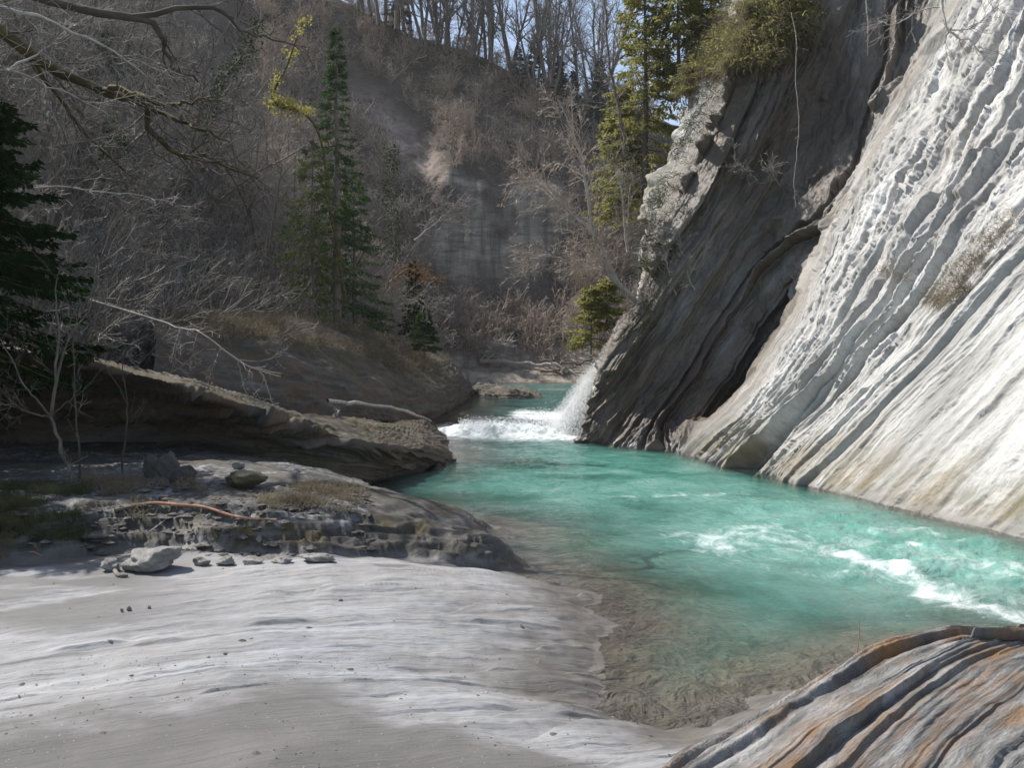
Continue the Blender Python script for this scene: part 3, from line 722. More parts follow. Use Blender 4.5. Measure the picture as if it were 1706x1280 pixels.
rib('lichen_rock', 'ribbed grey rock spotted with orange lichen at the water edge, lower right foreground', colsF, [40, 50, 80, 90, 80, 50, 30], [60, 60, 60, 60, 40, 40, 40, 30],
    MAT['lichen_rock'], 1.0, 21, wq=(.13, .36), hq=.05, namp=.16, wand=.5, dw=.018, torn=.3, drop=.04, ref=(0, 0, 3), horizontal=False, stain=.9, patchy=.42, moss=.05, extra=grooves, smooth=(4, 12))

# ------------------------------------------------------------------ tubes, trees, foliage
class Tubes:
    def __init__(s): s.v = []; s.f = []; s.n = 0
    def add(s, pts, rad, k=4):
        p = np.asarray(pts, float); n = len(p)
        r = np.broadcast_to(np.asarray(rad, float), (n,))
        d = np.gradient(p, axis=0); d /= np.linalg.norm(d, axis=1)[:, None] + 1e-9
        ref = np.where(np.abs(d[:, 2:3]) > .9, np.array([[1., 0, 0]]), np.array([[0, 0, 1.]]))
        a = np.cross(d, ref); a /= np.linalg.norm(a, axis=1)[:, None] + 1e-9
        b = np.cross(d, a)
        th = np.arange(k) * 2 * math.pi / k
        ring = p[:, None] + r[:, None, None] * (a[:, None] * np.cos(th)[None, :, None] + b[:, None] * np.sin(th)[None, :, None])
        s.v.append(ring.reshape(-1, 3))
        i = (np.arange(n - 1)[:, None] * k + np.arange(k)[None]).ravel()
        j = (np.arange(n - 1)[:, None] * k + ((np.arange(k) + 1) % k)[None]).ravel()
        s.f.append(np.stack([i, j, j + k, i + k], 1) + s.n)
        s.n += n * k
    def mesh(s, name, mat): return mesh(name, np.concatenate(s.v), [np.concatenate(s.f)], mat)
def curve(pts, n):
    """Catmull-Rom through points"""
    p = np.asarray(pts, float)
    if len(p) < 3:
        t = np.linspace(0, 1, n)[:, None]; return p[0] * (1 - t) + p[-1] * t
    e = np.concatenate([[2 * p[0] - p[1]], p, [2 * p[-1] - p[-2]]])
    u = np.linspace(0, len(p) - 1 - 1e-6, n); i = u.astype(int); f = (u - i)[:, None]
    a, b, c, d = e[i], e[i + 1], e[i + 2], e[i + 3]
    return .5 * (2 * b + (c - a) * f + (2 * a - 5 * b + 4 * c - d) * f ** 2 + (3 * b - a - 3 * c + d) * f ** 3)
def unit(v): return v / (np.linalg.norm(v) + 1e-9)
def grow(rs, p, d, L, r, lvl, out, kids, ratio, wig=.18, up=.1, ang=(.5, 1.0), segs=(7, 5, 4, 3, 3)):
    n = segs[min(lvl, len(segs) - 1)]
    pts = [p]; dd = d.copy()
    for i in range(n - 1):
        dd = unit(dd + rs.normal(size=3) * wig + np.array([0, 0, up]) * .5)
        pts.append(pts[-1] + dd * L / (n - 1))
    pts = np.array(pts)
    out.append((lvl, pts, np.linspace(r, r * (.35 if lvl == 0 else .3), n)))
    if lvl >= len(kids): return
    for _ in range(kids[lvl]):
        t = rs.uniform(.22 if lvl == 0 else .12, 1.0); u = t * (n - 1); i = min(int(u), n - 2); f = u - i
        q = pts[i] * (1 - f) + pts[i + 1] * f
        ax = unit(pts[i + 1] - pts[i])
        side = unit(np.cross(ax, rs.normal(size=3)))
        a = rs.uniform(*ang)
        nd = unit(ax * math.cos(a) + side * math.sin(a))
        grow(rs, q, nd, L * ratio[lvl] * rs.uniform(.55, 1.15) * (1.15 - .6 * t), r * (1 - .65 * t) * rs.uniform(.4, .6), lvl + 1, out, kids, ratio, wig * 1.15, up, ang, segs)
def bare_tree_meshes(seed, h, r, kids=(9, 6, 5), ratio=(.42, .55, .6), up=.12, ang=(.5, 1.0), lean=(0, 0), split=2, stems=1, wig=.12, rmin=.004):
    rs = np.random.RandomState(seed); out = []
    for k in range(stems):
        d = unit(np.array([lean[0] + rs.normal() * (.08 + .2 * (stems > 1)), lean[1] + rs.normal() * (.08 + .2 * (stems > 1)), 1.0]))
        grow(rs, np.array([rs.normal() * .1 * (stems > 1), rs.normal() * .1 * (stems > 1), -.15]), d, h * (1 if k == 0 else rs.uniform(.6, 1)), r, 0, out, kids, ratio, wig, up, ang)
    a, b = Tubes(), Tubes()
    for lvl, pts, rad in out:
        (a if lvl < split else b).add(pts, np.maximum(rad, rmin), 6 if lvl == 0 else (4 if lvl == 1 else 3))
    return a, b
def bare_tree(name, seed, mats, **kw):
    a, b = bare_tree_meshes(seed, **kw)
    r = empty(name)
    obj('trunk', a.mesh(name + '_trunk', mats[0]), r); obj('crown', b.mesh(name + '_crown', mats[1]), r)
    return r

class Tris:
    def __init__(s): s.v = []
    def blades(s, base, dirs, length, width, rs):
        base = np.asarray(base); n = len(base)
        d = dirs / (np.linalg.norm(dirs, axis=1)[:, None] + 1e-9)
        sd = np.cross(d, rs.normal(size=(n, 3))); sd /= np.linalg.norm(sd, axis=1)[:, None] + 1e-9
        l = np.broadcast_to(length, (n,))[:, None]; w = np.broadcast_to(width, (n,))[:, None]
        s.v.append(np.stack([base - sd * w * .5, base + sd * w * .5, base + d * l], 1).reshape(-1, 3))
    def diamonds(s, base, dirs, length, width, rs):
        base = np.asarray(base); n = len(base)
        d = dirs / (np.linalg.norm(dirs, axis=1)[:, None] + 1e-9)
        sd = np.cross(d, rs.normal(size=(n, 3))); sd /= np.linalg.norm(sd, axis=1)[:, None] + 1e-9
        l = np.broadcast_to(length, (n,))[:, None]; w = np.broadcast_to(width, (n,))[:, None]
        m = base + d * l * .5
        s.v.append(np.stack([base, m - sd * w * .5, m + sd * w * .5], 1).reshape(-1, 3))
        s.v.append(np.stack([base + d * l, m + sd * w * .5, m - sd * w * .5], 1).reshape(-1, 3))
    def mesh(s, name, mat):
        v = np.concatenate(s.v); return mesh(name, v, [np.arange(len(v)).reshape(-1, 3)], mat, smooth=False)

def conifer(name, seed, h, R, mat, bark, droop=.35, dens=1.0, gaps=.15, z0=.08, power=.85, tuft=(.16, .05), whorl=.33, onesided=None):
    rs = np.random.RandomState(seed)
    tr, fo = Tubes(), Tris()
    tp = np.array([[.02 * h * .1 * rs.normal(), .02 * h * .1 * rs.normal(), z] for z in np.linspace(-.3, h, 9)])
    tr.add(tp, np.linspace(.018 * h, .004 * h * .3, 9), 7)
    z = z0 * h
    while z < h * .985:
        f = (z - z0 * h) / (h * (1 - z0))
        L0 = R * (1 - f) ** power + .05
        nb = rs.randint(5, 8)
        for k in range(nb):
            if rs.rand() < gaps: continue
            a = rs.uniform(0, 2 * math.pi); L = L0 * rs.uniform(.6, 1.15)
            if onesided is not None:
                L *= .35 + .65 * max(0, math.cos(a - onesided))
            out = np.array([math.cos(a), math.sin(a), 0])
            t = np.linspace(0, 1, 6)
            el = .25 * (f * 1.6 - .4)
            pts = np.array([0, 0, z + rs.normal() * .06]) + out * (L * t)[:, None] + np.array([0, 0, 1.]) * (L * (el * t - droop * t ** 1.5 + droop * .45 * t ** 3))[:, None]
            tr.add(pts, np.linspace(.012 + .006 * L, .004, 6), 3)
            nt = int((12 + 34 * L) * dens)
            tt = rs.uniform(.12, 1, nt) ** .75
            ii = np.minimum((tt * 5).astype(int), 4); ff = (tt * 5 - ii)[:, None]
            base = pts[ii] * (1 - ff) + pts[ii + 1] * ff
            ax = pts[ii + 1] - pts[ii]; ax /= np.linalg.norm(ax, axis=1)[:, None]
            side = np.cross(ax, np.array([0, 0, 1.])) * rs.choice([-1, 1], nt)[:, None]
            spread = (.28 * L * (1 - tt) + .05)
            off = rs.uniform(0, 1, nt)
            base = base + side * (spread * off)[:, None] + ax * (spread * off * .5)[:, None] + np.array([0, 0, -1.]) * (spread * off * .45 * droop * 2)[:, None]
            base += rs.normal(size=base.shape) * .02
            dirs = ax * .7 + side * rs.uniform(.2, .9, nt)[:, None] + np.array([0, 0, -1.]) * rs.uniform(-.1, .9, nt)[:, None] * droop * 1.6 + rs.normal(size=base.shape) * .25
            fo.diamonds(base, dirs, rs.uniform(.6, 1.3, nt) * tuft[0], rs.uniform(.7, 1.3, nt) * tuft[1], rs)
        z += whorl * rs.uniform(.6, 1.2) * (.5 + .7 * (1 - f)) * (h / 11) ** .5
    tp_ = np.array([[0, 0, h * .97]] * 12)
    fo.diamonds(tp_, np.array([0, 0, 1.]) + rs.normal(size=(12, 3)) * .35, .22, .05, rs)
    r = empty(name)
    obj('trunk', tr.mesh(name + '_trunk', bark), r); obj('crown', fo.mesh(name + '_crown', mat), r)
    return r
def place(o, p, rz=0.0, s=1.0, tilt=(0, 0)):
    o.location = [float(c) for c in p]; o.rotation_euler = (tilt[0], tilt[1], rz); o.scale = (s,) * 3
    return o

exec_parts = []
# ------------------------------------------------------------------ conifers
sp = conifer('spruce_tree', 1, 11.2, 1.45, MAT['spruce'], MAT['bark'], droop=.5, dens=1.4, gaps=.22, power=.8)
place(sp, P(560, 545, 33), .4)
tag(sp, 'tall slender dark green spruce standing alone on the left slope', 'spruce tree')
sp2 = conifer('spruce_tree', 2, 7.0, 1.7, MAT['fir_grey'], MAT['bark'], droop=.8, dens=.9, gaps=.42, power=.6)
place(sp2, P(520, 560, 31.5), 1.1)
tag(sp2, 'shorter yellowish green spruce with drooping sparse boughs beside the tall dark spruce', 'spruce tree')
sp3 = conifer('spruce_tree', 3, 6.2, 1.5, MAT['spruce'], MAT['bark'], droop=.6, dens=1.0, gaps=.4, power=.6)
place(sp3, P(590, 560, 34), 2.1)
tag(sp3, 'bushy dark spruce crowded against the right foot of the tall spruce', 'spruce tree')
sf = conifer('fir_tree', 4, 1.9, .62, MAT['spruce'], MAT['bark'], droop=.1, dens=2.2, gaps=.05, power=.8, tuft=(.13, .05), whorl=.3)
place(sf, P(707, 585, 39), 0)
tag(sf, 'small bright green fir at the tip of the left bluff', 'fir tree')
sf2 = conifer('fir_tree', 5, 3.4, .85, MAT['yew'], MAT['bark'], droop=.3, dens=1.5, gaps=.1)
place(sf2, P(690, 560, 41), 1)
tag(sf2, 'dark young fir standing just behind the small bright fir', 'fir tree')
yw = conifer('yew_tree', 6, 4.6, 1.75, MAT['yew'], MAT['bark_moss'], droop=.45, dens=3.2, gaps=.05, power=.45, z0=.18, tuft=(.12, .045), whorl=.24)
place(yw, P(-50, 690, 12.5), .3)
tag(yw, 'dark dense yew filling the left edge above the shaded bank', 'yew tree')
for i, (px, py, D, h, R, mt, lab) in enumerate([
        (1075, 330, 31.5, 8.6, 1.9, 'fir_light', 'tall pale green fir on the rim of the prow beside the sky'),
        (1130, 150, 31.0, 5.0, 1.6, 'fir_light', 'pale green fir crowning the top of the prow, right of the tall one'),
        (1185, 80, 31.5, 4.0, 1.5, 'fir_light', 'pale fir on the cliff top just right of the prow crown, above hanging grass'),
        (1255, 40, 31.5, 3.4, 1.5, 'spruce', 'darker small fir at the right end of the cliff-top greenery'),
        (1035, 355, 32.5, 4.6, 1.25, 'fir_light', 'slim pale fir hanging below the rim at the left of the prow')]):
    t = conifer('fir_tree', 20 + i, h, R, MAT[mt], MAT['bark'], droop=.6, dens=1.7, gaps=.25, power=.5, z0=.02, tuft=(.17, .055))
    place(t, P(px, py, D), i * 1.3)
    tag(t, lab, 'fir tree')
for i, (px, py, D, h, lab) in enumerate([(985, 575, 27.0, 1.7, 'small yellow green fir bush on the left brink of the prow above the splash'),
                                         (1010, 535, 27.3, 1.2, 'tiny yellow green fir seedling uphill of the fir bush on the prow brink')]):
    t = conifer('fir_bush', 30 + i, h, .75, MAT['fir_light'], MAT['bark'], droop=.2, dens=2, gaps=.1, power=.5, z0=.02, tuft=(.11, .04))
    place(t, P(px, py, D), i)
    tag(t, lab, 'fir bush')
rs = np.random.RandomState(55)
yf = conifer('fir_tree', 45, 3.6, 1.0, MAT['spruce'], MAT['bark'], droop=.5, dens=1.0, gaps=.35, power=.6, tuft=(.16, .055))
k = 0
while k < 16:
    px, D = rs.uniform(170, 660), rs.uniform(22, 52); x = (px - CX) / F * D; z = float(zground(x, D)[0]); py = HY - F * (z - H) / D
    if polydist(np.array([x]), np.array([D]), FOOT)[0] < .8 or py < 120 or py > 540: continue
    t = yf if k == 0 else copy_tree(yf)
    place(t, (x, D, z - .1), rs.uniform(0, 6), rs.uniform(.45, 1.0)); tag(t, 'small sparse fir half lost in the bare thicket of the left hillside', 'fir tree', 'young firs in the left thicket'); k += 1
# ridge conifers
for i, (px, py, D, h, R) in enumerate([(932, 205, 97, 7.5, 1.6), (865, 165, 98, 6.0, 1.6), (1000, 230, 95, 8.5, 1.8), (890, 175, 99, 8, 1.7), (955, 215, 98, 6.5, 1.6), (665, 60, 104, 9, 2.2)]):
    if i < 2:
        t = conifer('fir_tree', 40 + i, 8.0, 1.8, MAT['far_conifer'], MAT['bark'], droop=.4, dens=.9, gaps=.2, tuft=(.3, .11), whorl=.5)
        if i == 0: far0 = t
    else: t = copy_tree(far0)
    place(t, P(px, py, D), i * 2.1, h / 8.0)
    tag(t, 'dark bluish fir among the bare trees on the skyline ridge', 'fir tree', 'dark firs on the skyline ridge')

# ------------------------------------------------------------------ bare trees
bark_t = (MAT['bark'], MAT['twig'])
protos = [bare_tree('bare_tree', 60 + i, bark_t, h=13, r=.19, kids=(15, 7, 5), ratio=(.36, .5, .55), up=.18, ang=(.4, .95), wig=.10, rmin=.013) for i in range(4)]
rs = np.random.RandomState(99)
ridge = []
for i in range(60):
    px = rs.uniform(585, 1075); 
    py = np.interp(px, [560, 600, 700, 800, 900, 1000, 1080], [-30, 10, 60, 98, 140, 190, 240]) + rs.uniform(-6, 10) + abs(rs.normal()) * 9
    ridge.append((px, py, rs.uniform(93, 108), rs.uniform(.75, 1.35)))
for i, (px, py, D, s) in enumerate(ridge):
    t = protos[i] if i < 4 else copy_tree(protos[i % 4])
    place(t, P(px, py, D), rs.uniform(0, 6.3), s, (rs.normal() * .05, rs.normal() * .05))
    tag(t, 'leafless grey tree in the row along the skyline ridge', 'bare tree', 'bare trees along the skyline ridge')
# slope trees on the left hillside
slope = [bare_tree('bare_tree', 80 + i, (MAT['bark'], MAT['twig']), h=5.5, r=.06, kids=(12, 7, 5), ratio=(.42, .5, .5), up=.10, ang=(.5, 1.1), wig=.13, rmin=.005, lean=(.25, -.1)) for i in range(5)]
hs = []
k = 0
while len(hs) < 85:
    px = rs.uniform(-120, 640); D = rs.uniform(17, 62)
    x = (px - CX) / F * D
    z = float(zground(x, D)[0])
    e = float(polydist(np.array([x]), np.array([D]), FOOT)[0])
    py = HY - F * (z - H) / D
    if e < 1.0 or py < -60 or py > 560: continue
    hs.append((x, D, z))
for i, (x, y, z) in enumerate(hs):
    t = slope[i] if i < 5 else copy_tree(slope[i % 5])
    place(t, (x, y, z), rs.uniform(-.8, .8), rs.uniform(.7, 1.4), (rs.normal() * .15, .12 + rs.normal() * .15))
    tag(t, 'bare grey sapling in the tangle on the shaded left hillside', 'bare tree', 'bare saplings on the left hillside')

# ------------------------------------------------------------------ scrub masses (nobody could count them)
def bush_arrays(seed, h, stems, kids, ratio, rmin, spread=.6):
    rs_ = np.random.RandomState(seed); out = []
    for k in range(stems):
        d = unit(np.array([rs_.normal() * spread, rs_.normal() * spread, 1.0]))
        grow(rs_, np.array([rs_.normal() * .15, rs_.normal() * .15, -.1]), d, h * rs_.uniform(.5, 1), .018 * h * .5, 0, out, kids, ratio, .2, .06, (.4, 1.1), (5, 4, 3))
    T = Tubes()
    for lvl, pts, rad in out: T.add(pts, np.maximum(rad, rmin), 3)
    return np.concatenate(T.v), np.concatenate(T.f)
def scatter(name, label, variants, spots, mat, rs_):
    V, Fc, n = [], [], 0
    for (x, y, z, s, tilt) in spots:
        v, f = variants[rs_.randint(len(variants))]
        a = rs_.uniform(0, 6.28); c, sn = math.cos(a), math.sin(a)
        w = v @ np.array([[c, sn, 0], [-sn, c, 0], [0, 0, 1]]) * s
        w = w + np.outer(w[:, 2], np.array([tilt[0], tilt[1], 0]))
        V.append(w + np.array([x, y, z])); Fc.append(f + n); n += len(v)
    o = obj(name, mesh(name, np.concatenate(V), [np.concatenate(Fc)], mat))
    tag(o, kind='stuff'); 
    if label: o['label'] = label
    return o
bv = [bush_arrays(200 + i, 2.4, 7, (6, 4), (.5, .5), .006) for i in range(6)]
bvf = [bush_arrays(220 + i, 3.0, 8, (5, 3), (.5, .5), .014) for i in range(6)]
def spots_on(n, pxr, Dr, cond, smin, smax, tilt):
    o = []; tries = 0
    while len(o) < n and tries < 200:
        m = 400; tries += 1
        px = rs.uniform(*pxr, m); D = np.exp(rs.uniform(np.log(Dr[0]), np.log(Dr[1]), m)); x = (px - CX) / F * D
        z = zground(x, D); e = polydist(x, D, FOOT); py = HY - F * (z - H) / D
        ok = cond(px, py, e, x, D)
        for i in np.where(ok)[0]:
            if len(o) < n: o.append((x[i], D[i], z[i] - .05, rs.uniform(smin, smax), tilt))
    return o
sl = spots_on(560, (-250, 660), (14, 66), lambda px, py, e, x, D: (e > .4) & (py > -40), .6, 1.35, (.25, -.12))
scatter('scrub', 'dense leafless grey brush covering the shaded left hillside', bv, sl, MAT['twig'], rs)
def backcond(px, py, e, x, D):
    rockface = (px > 705) & (px < 925) & (py > 285) & (py < 510)
    sx = np.interp(py, [120, 180, 240, 300], [585, 620, 672, 722])
    slide = (np.abs(px - sx) < 52) & (py > 130) & (py < 300)
    return (e > .6) & (~rockface) & (~slide) & (D > 64)
sb = spots_on(800, (430, 1080), (66, 108), backcond, .7, 1.3, (.1, -.15))
scatter('scrub', 'brown leafless brush over the far valley slope', bvf, sb, MAT['twig_brown'], rs)

# ------------------------------------------------------------------ splash and spray
def build_splash():
    rs_ = np.random.RandomState(4)
    n = 30000
    h = rs_.beta(1.0, 1.9, n)
    zz = h * 2.25
    w = .85 * (1 - h) ** .9 + .16
    q = rs_.beta(1.1, 2.2, n)
    x0 = np.interp(zz, [0, .5, 1.2, 2.2], [1.92, 2.0, 2.18, 2.45])
    X = x0 + .10 - q * w * 1.25
    Y = 26.3 + rs_.normal(size=n) * .32
    r = np.where(q < .5, rs_.uniform(.006, .016, n), rs_.uniform(.004, .011, n)) * (1 - .4 * h)
    k = 5000
    h3 = rs_.beta(1.0, 2.2, k); z3 = h3 * 2.0; w3 = .5 * (1 - h3) ** .7 + .06
    x3 = np.interp(z3, [0, .5, 1.2, 2.2], [1.92, 2.0, 2.18, 2.45]) + .10 - rs_.beta(1, 1.6, k) * w3
    core = np.stack([x3, 26.3 + rs_.normal(size=k) * .22, z3], 1); rcore = rs_.uniform(.006, .016, k) * (1 - .5 * h3)
    # thin foam droplets over the wave
    m = 7000
    X2 = rs_.uniform(-1.6, 2.1, m); Y2 = 26.6 + rs_.normal(size=m) * .45 ; Z2 = .2 + np.abs(rs_.normal(size=m)) * .10 * (1 + np.clip(X2, 0, 2) * 1.2)
    c = np.concatenate([core, np.stack([X, Y, zz], 1), np.stack([X2, Y2, Z2], 1)])
    rr = np.concatenate([rcore, r, rs_.uniform(.005, .014, m)])
    o6 = np.array([[1, 0, 0], [-1, 0, 0], [0, 1, 0], [0, -1, 0], [0, 0, 1], [0, 0, -1]], float)
    f8 = np.array([[0, 2, 4], [2, 1, 4], [1, 3, 4], [3, 0, 4], [2, 0, 5], [1, 2, 5], [3, 1, 5], [0, 3, 5]])
    v = c[:, None] + o6[None] * rr[:, None, None] * rs_.uniform(.7, 1.6, (len(c), 1, 3))
    f = f8[None] + (np.arange(len(c)) * 6)[:, None, None]
    zz_, aa = np.meshgrid(np.linspace(-.05, 1.75, 110), np.linspace(0, 2 * math.pi, 100), indexing='ij')
    wc = .40 * np.clip(1 - zz_ / 1.8, 0, 1) ** .7 + .02
    cx_ = np.interp(zz_, [0, .5, 1.2, 2.2], [1.9, 2.0, 2.18, 2.45]) + .05 - wc * .75
    rg = wc * (1 + .22 * fbm(np.cos(aa) * 3.0, np.sin(aa) * 3.0, zz_ * 1.3, 3, .5) + .05 * fbm(np.cos(aa) * 9, np.sin(aa) * 9, zz_ * 5, 3) + .10 * fbm(np.cos(aa) * 20, np.sin(aa) * 20, zz_ * 16, 4))
    vc = np.stack([cx_ + np.cos(aa) * rg, 26.3 + np.sin(aa) * rg * .7, zz_ + .06 * perlin(aa * 3, zz_ * 6)], 2).reshape(-1, 3)
    fcore = gridfaces(110, 100) + len(v.reshape(-1, 3))
    v = np.concatenate([v.reshape(-1, 3), vc])
    o = obj('splash', mesh('splash', v, [f.reshape(-1, 3), fcore], MAT['spray']))
    tag(o, 'white plume of spray thrown up against the prow of the cliff', kind='stuff')
build_splash()

#@@MORE-BEGIN@@
# ------------------------------------------------------------------ single branches, saplings and logs
def PC(pts, D):
    if not isinstance(D, (list, tuple)): D = [D] * len(pts)
    return [P(u, v, d) for (u, v), d in zip(pts, D)]
def limb_tree(name, label, cat, limbs, mat, twmat, seed, kids=(10, 4), ratio=.35, twr=.003, up=0.0, ang=(.4, 1.0), part='branch', wig=.22, n=16, lmax=9.9, group=None, bias=None):
    """limbs: (points, r0, r1, twig count, twig length)"""
    rs_ = np.random.RandomState(seed)
    org = limbs[0][0][0]
    root = empty(name, org)
    for li, (pts, r0, r1, cnt, tl) in enumerate(limbs):
        a, b = Tubes(), Tubes()
        c = curve(np.asarray(pts) - org, n)
        c[1:-1] += rs_.normal(size=(n - 2, 3)) * r0 * .5
        a.add(c, np.linspace(r0, r1, n) * rs_.uniform(.85, 1.15, n), 6)
        out = []
        for _ in range(cnt):
            t = rs_.uniform(.15, 1) * (n - 1); i = min(int(t), n - 2); q = c[i] + (c[i + 1] - c[i]) * (t - i)
            ax = unit(c[i + 1] - c[i]); side = unit(np.cross(ax, rs_.normal(size=3))); an = rs_.uniform(*ang)
            d = unit(ax * math.cos(an) + side * math.sin(an) + (np.array(bias) if bias is not None else 0))
            grow(rs_, q, d, tl * rs_.uniform(.4, 1.2), max(r1, twr * 1.5) * rs_.uniform(.5, .9), 1, out, (0,) + tuple(kids[1:]), (0, .5, .5, .5), wig, up, (.4, 1.0))
        for lvl, p, r in out: b.add(p, np.maximum(r, twr), 3)
        lo = obj('trunk' if (part == 'trunk' and li == 0) else 'limb', a.mesh(name + '_limb', mat), root)
        if b.n: obj('twigs', b.mesh(name + '_twigs', twmat), lo)
    tag(root, label, cat, group)
    return root
limb_tree('overhanging_branch', 'thick mossy bare branch reaching in from the upper left, forking into fine twigs', 'branch',
    [(PC([(-420, -60), (-150, -20), (0, 60), (110, 125), (160, 150), (235, 170), (260, 215), (300, 250), (350, 262), (430, 296)], [13.18, 13.64, 13.95, 14.26, 14.42, 14.57, 14.72, 14.88, 15.19, 15.50]), 0.1162, 0.0186, 34, 1.50),
     (PC([(160, 150), (215, 150), (270, 172), (320, 170), (365, 163)], [14.42, 14.26, 13.95, 13.80, 13.64]), 0.0620, 0.0093, 22, 1.05),
     (PC([(235, 170), (300, 200), (340, 218), (385, 236)], [14.57, 14.26, 13.95, 13.95]), 0.0465, 0.0078, 20, 1.05),
     (PC([(40, 85), (100, 160), (150, 230), (230, 300)], [14.11, 14.88, 15.50, 16.12]), 0.0465, 0.0093, 20, 1.35)], MAT['bark_moss'], MAT['twig_dark'], 301, twr=.005, bias=(.25, 0, -.15))
limb_tree('overhanging_branch', 'dark crooked bare branch hanging down from the top left corner', 'branch',
    [(PC([(-300, -160), (-60, -60), (120, 10), (215, 28), (262, 36), (280, 62), (276, 85), (292, 108), (312, 126), (330, 136)], [12.40, 12.40, 12.71, 12.87, 13.02, 13.02, 13.18, 13.33, 13.48, 13.64]), 0.0775, 0.0186, 8, 0.75),
     (PC([(215, 28), (330, 12), (385, 30), (400, 50), (440, 62), (490, 74)], [12.87, 13.18, 13.33, 13.64, 13.95, 14.26]), 0.0403, 0.0124, 12, 0.90)], MAT['twig_dark'], MAT['twig_dark'], 302, twr=.005)
limb_tree('overhanging_branch', 'pale spray of bare twigs reaching in from the left edge above the yew', 'branch',
    [(PC([(-300, 40), (-40, 10), (60, 28), (150, 62), (210, 100), (245, 128)], [11.62, 11.78, 12.09, 12.40, 12.71, 12.87]), 0.0341, 0.0078, 26, 1.05),
     (PC([(-250, 90), (-30, 110), (80, 140), (180, 190)], [12.09, 12.40, 12.71, 13.02]), 0.0279, 0.0062, 24, 1.20),
     (PC([(-250, 200), (-30, 130), (60, 90), (120, 40)], [11.62, 12.40, 12.71, 13.02]), 0.0310, 0.0062, 20, 1.20)], MAT['bark_pale'], MAT['twig'], 303, twr=.005)
limb_tree('overhanging_branch', 'thin pale twig reaching level to the right above the dark yew boughs', 'branch',
    [(PC([(-120, 345), (60, 312), (150, 318), (220, 324), (292, 338)], [14.72, 14.88, 15.19, 15.50, 15.81]), 0.0217, 0.0062, 18, 0.68)], MAT['bark_pale'], MAT['twig'], 304, twr=.005)
bx, by = 130, 834
limb_tree('sapling', 'slender forked bare sapling growing from the gravel bench at the left', 'sapling',
    [(PC([(133, 838), (124, 812), (108, 765), (84, 694)], [10.6, 10.6, 10.6, 10.7]), .030, .020, 3, .5),
     (PC([(84, 694), (94, 610), (98, 545), (93, 500), (98, 455), (119, 442)], [10.7, 10.8, 10.9, 11, 11, 11]), .016, .004, 12, .6),
     (PC([(86, 694), (104, 590), (132, 540), (152, 508), (163, 440), (190, 375)], [10.7, 10.6, 10.5, 10.4, 10.3, 10.2]), .016, .004, 12, .6),
     (PC([(82, 692), (60, 665), (40, 640), (15, 590), (-15, 540)], 10.7), .013, .004, 10, .5),
     (PC([(80, 695), (55, 690), (30, 680), (-20, 668)], [10.7, 10.5, 10.4, 10.3]), .012, .004, 8, .5),
     (PC([(84, 694), (110, 672), (140, 650), (150, 636)], [10.7, 10.6, 10.5, 10.4]), .008, .003, 5, .4)], MAT['bark'], MAT['bark'], 305, part='trunk', up=.2)
limb_tree('sapling', 'thin straight bare sapling just right of the forked sapling', 'sapling',
    [(PC([(131, 836), (131, 790), (127, 700), (122, 600), (124, 545)], 10.9), .018, .005, 6, .5)], MAT['twig_dark'], MAT['twig'], 306, part='trunk', up=.3)
limb_tree('sapling', 'thin crooked bare sapling in front of the dark undercut rock', 'sapling',
    [(PC([(204, 790), (208, 730), (213, 678), (206, 640), (205, 590)], 11.6), .014, .005, 6, .6), (PC([(213, 678), (195, 640), (165, 600), (140, 560)], 11.6), .008, .003, 6, .5)], MAT['twig_dark'], MAT['twig_dark'], 307, part='trunk', up=.3)
limb_tree('hanging_branch', 'bleached bare branch hanging over the bluff face with drooping side twigs', 'branch',
    [(PC([(150, 500), (255, 532), (300, 545), (335, 555), (368, 578), (398, 600), (432, 618), (468, 628)], [16, 15.6, 15.4, 15.2, 15, 14.9, 14.8, 14.8]), .024, .008, 8, .5),
     (PC([(396, 600), (402, 625), (406, 645), (420, 665), (428, 660)], 14.8), .014, .006, 4, .3), (PC([(432, 618), (442, 635), (448, 655), (452, 668)], 14.8), .014, .006, 3, .3),
     (PC([(418, 612), (414, 632), (424, 650), (436, 668), (445, 664)], 14.7), .011, .005, 3, .3), (PC([(368, 578), (360, 598), (352, 618), (350, 632)], 14.8), .010, .004, 5, .3),
     (PC([(398, 600), (430, 602), (455, 596), (462, 590)], 14.7), .010, .004, 4, .3), (PC([(300, 545), (292, 575), (284, 605)], 15.2), .010, .004, 8, .4), (PC([(330, 553), (322, 580), (326, 600)], 15), .008, .004, 5, .3)],
    MAT['twig'], MAT['twig'], 308, bias=(.1, 0, -.35))
limb_tree('bare_tree', 'pale leaning bare tree on the left edge of the prow, branches spreading toward the river', 'bare tree',
    [(PC([(1062, 505, ), (1035, 478), (1009, 453), (995, 420), (984, 350), (972, 290), (966, 262), (955, 218), (929, 165)], [27, 27, 26.9, 26.8, 26.7, 26.6, 26.5, 26.5, 26.4]), .085, .016, 46, 1.5),
     (PC([(1035, 478), (990, 392), (945, 348), (905, 312), (885, 300)], [27, 26.8, 26.5, 26.3, 26.2]), .06, .010, 44, 1.3),
     (PC([(1009, 453), (960, 440), (915, 425), (890, 430)], [26.9, 26.6, 26.3, 26.2]), .03, .006, 34, 1.1)], MAT['bark_pale'], MAT['twig_brown'], 309, part='trunk', bias=(-.3, 0, .1), twr=.006, kids=(10, 6, 3))
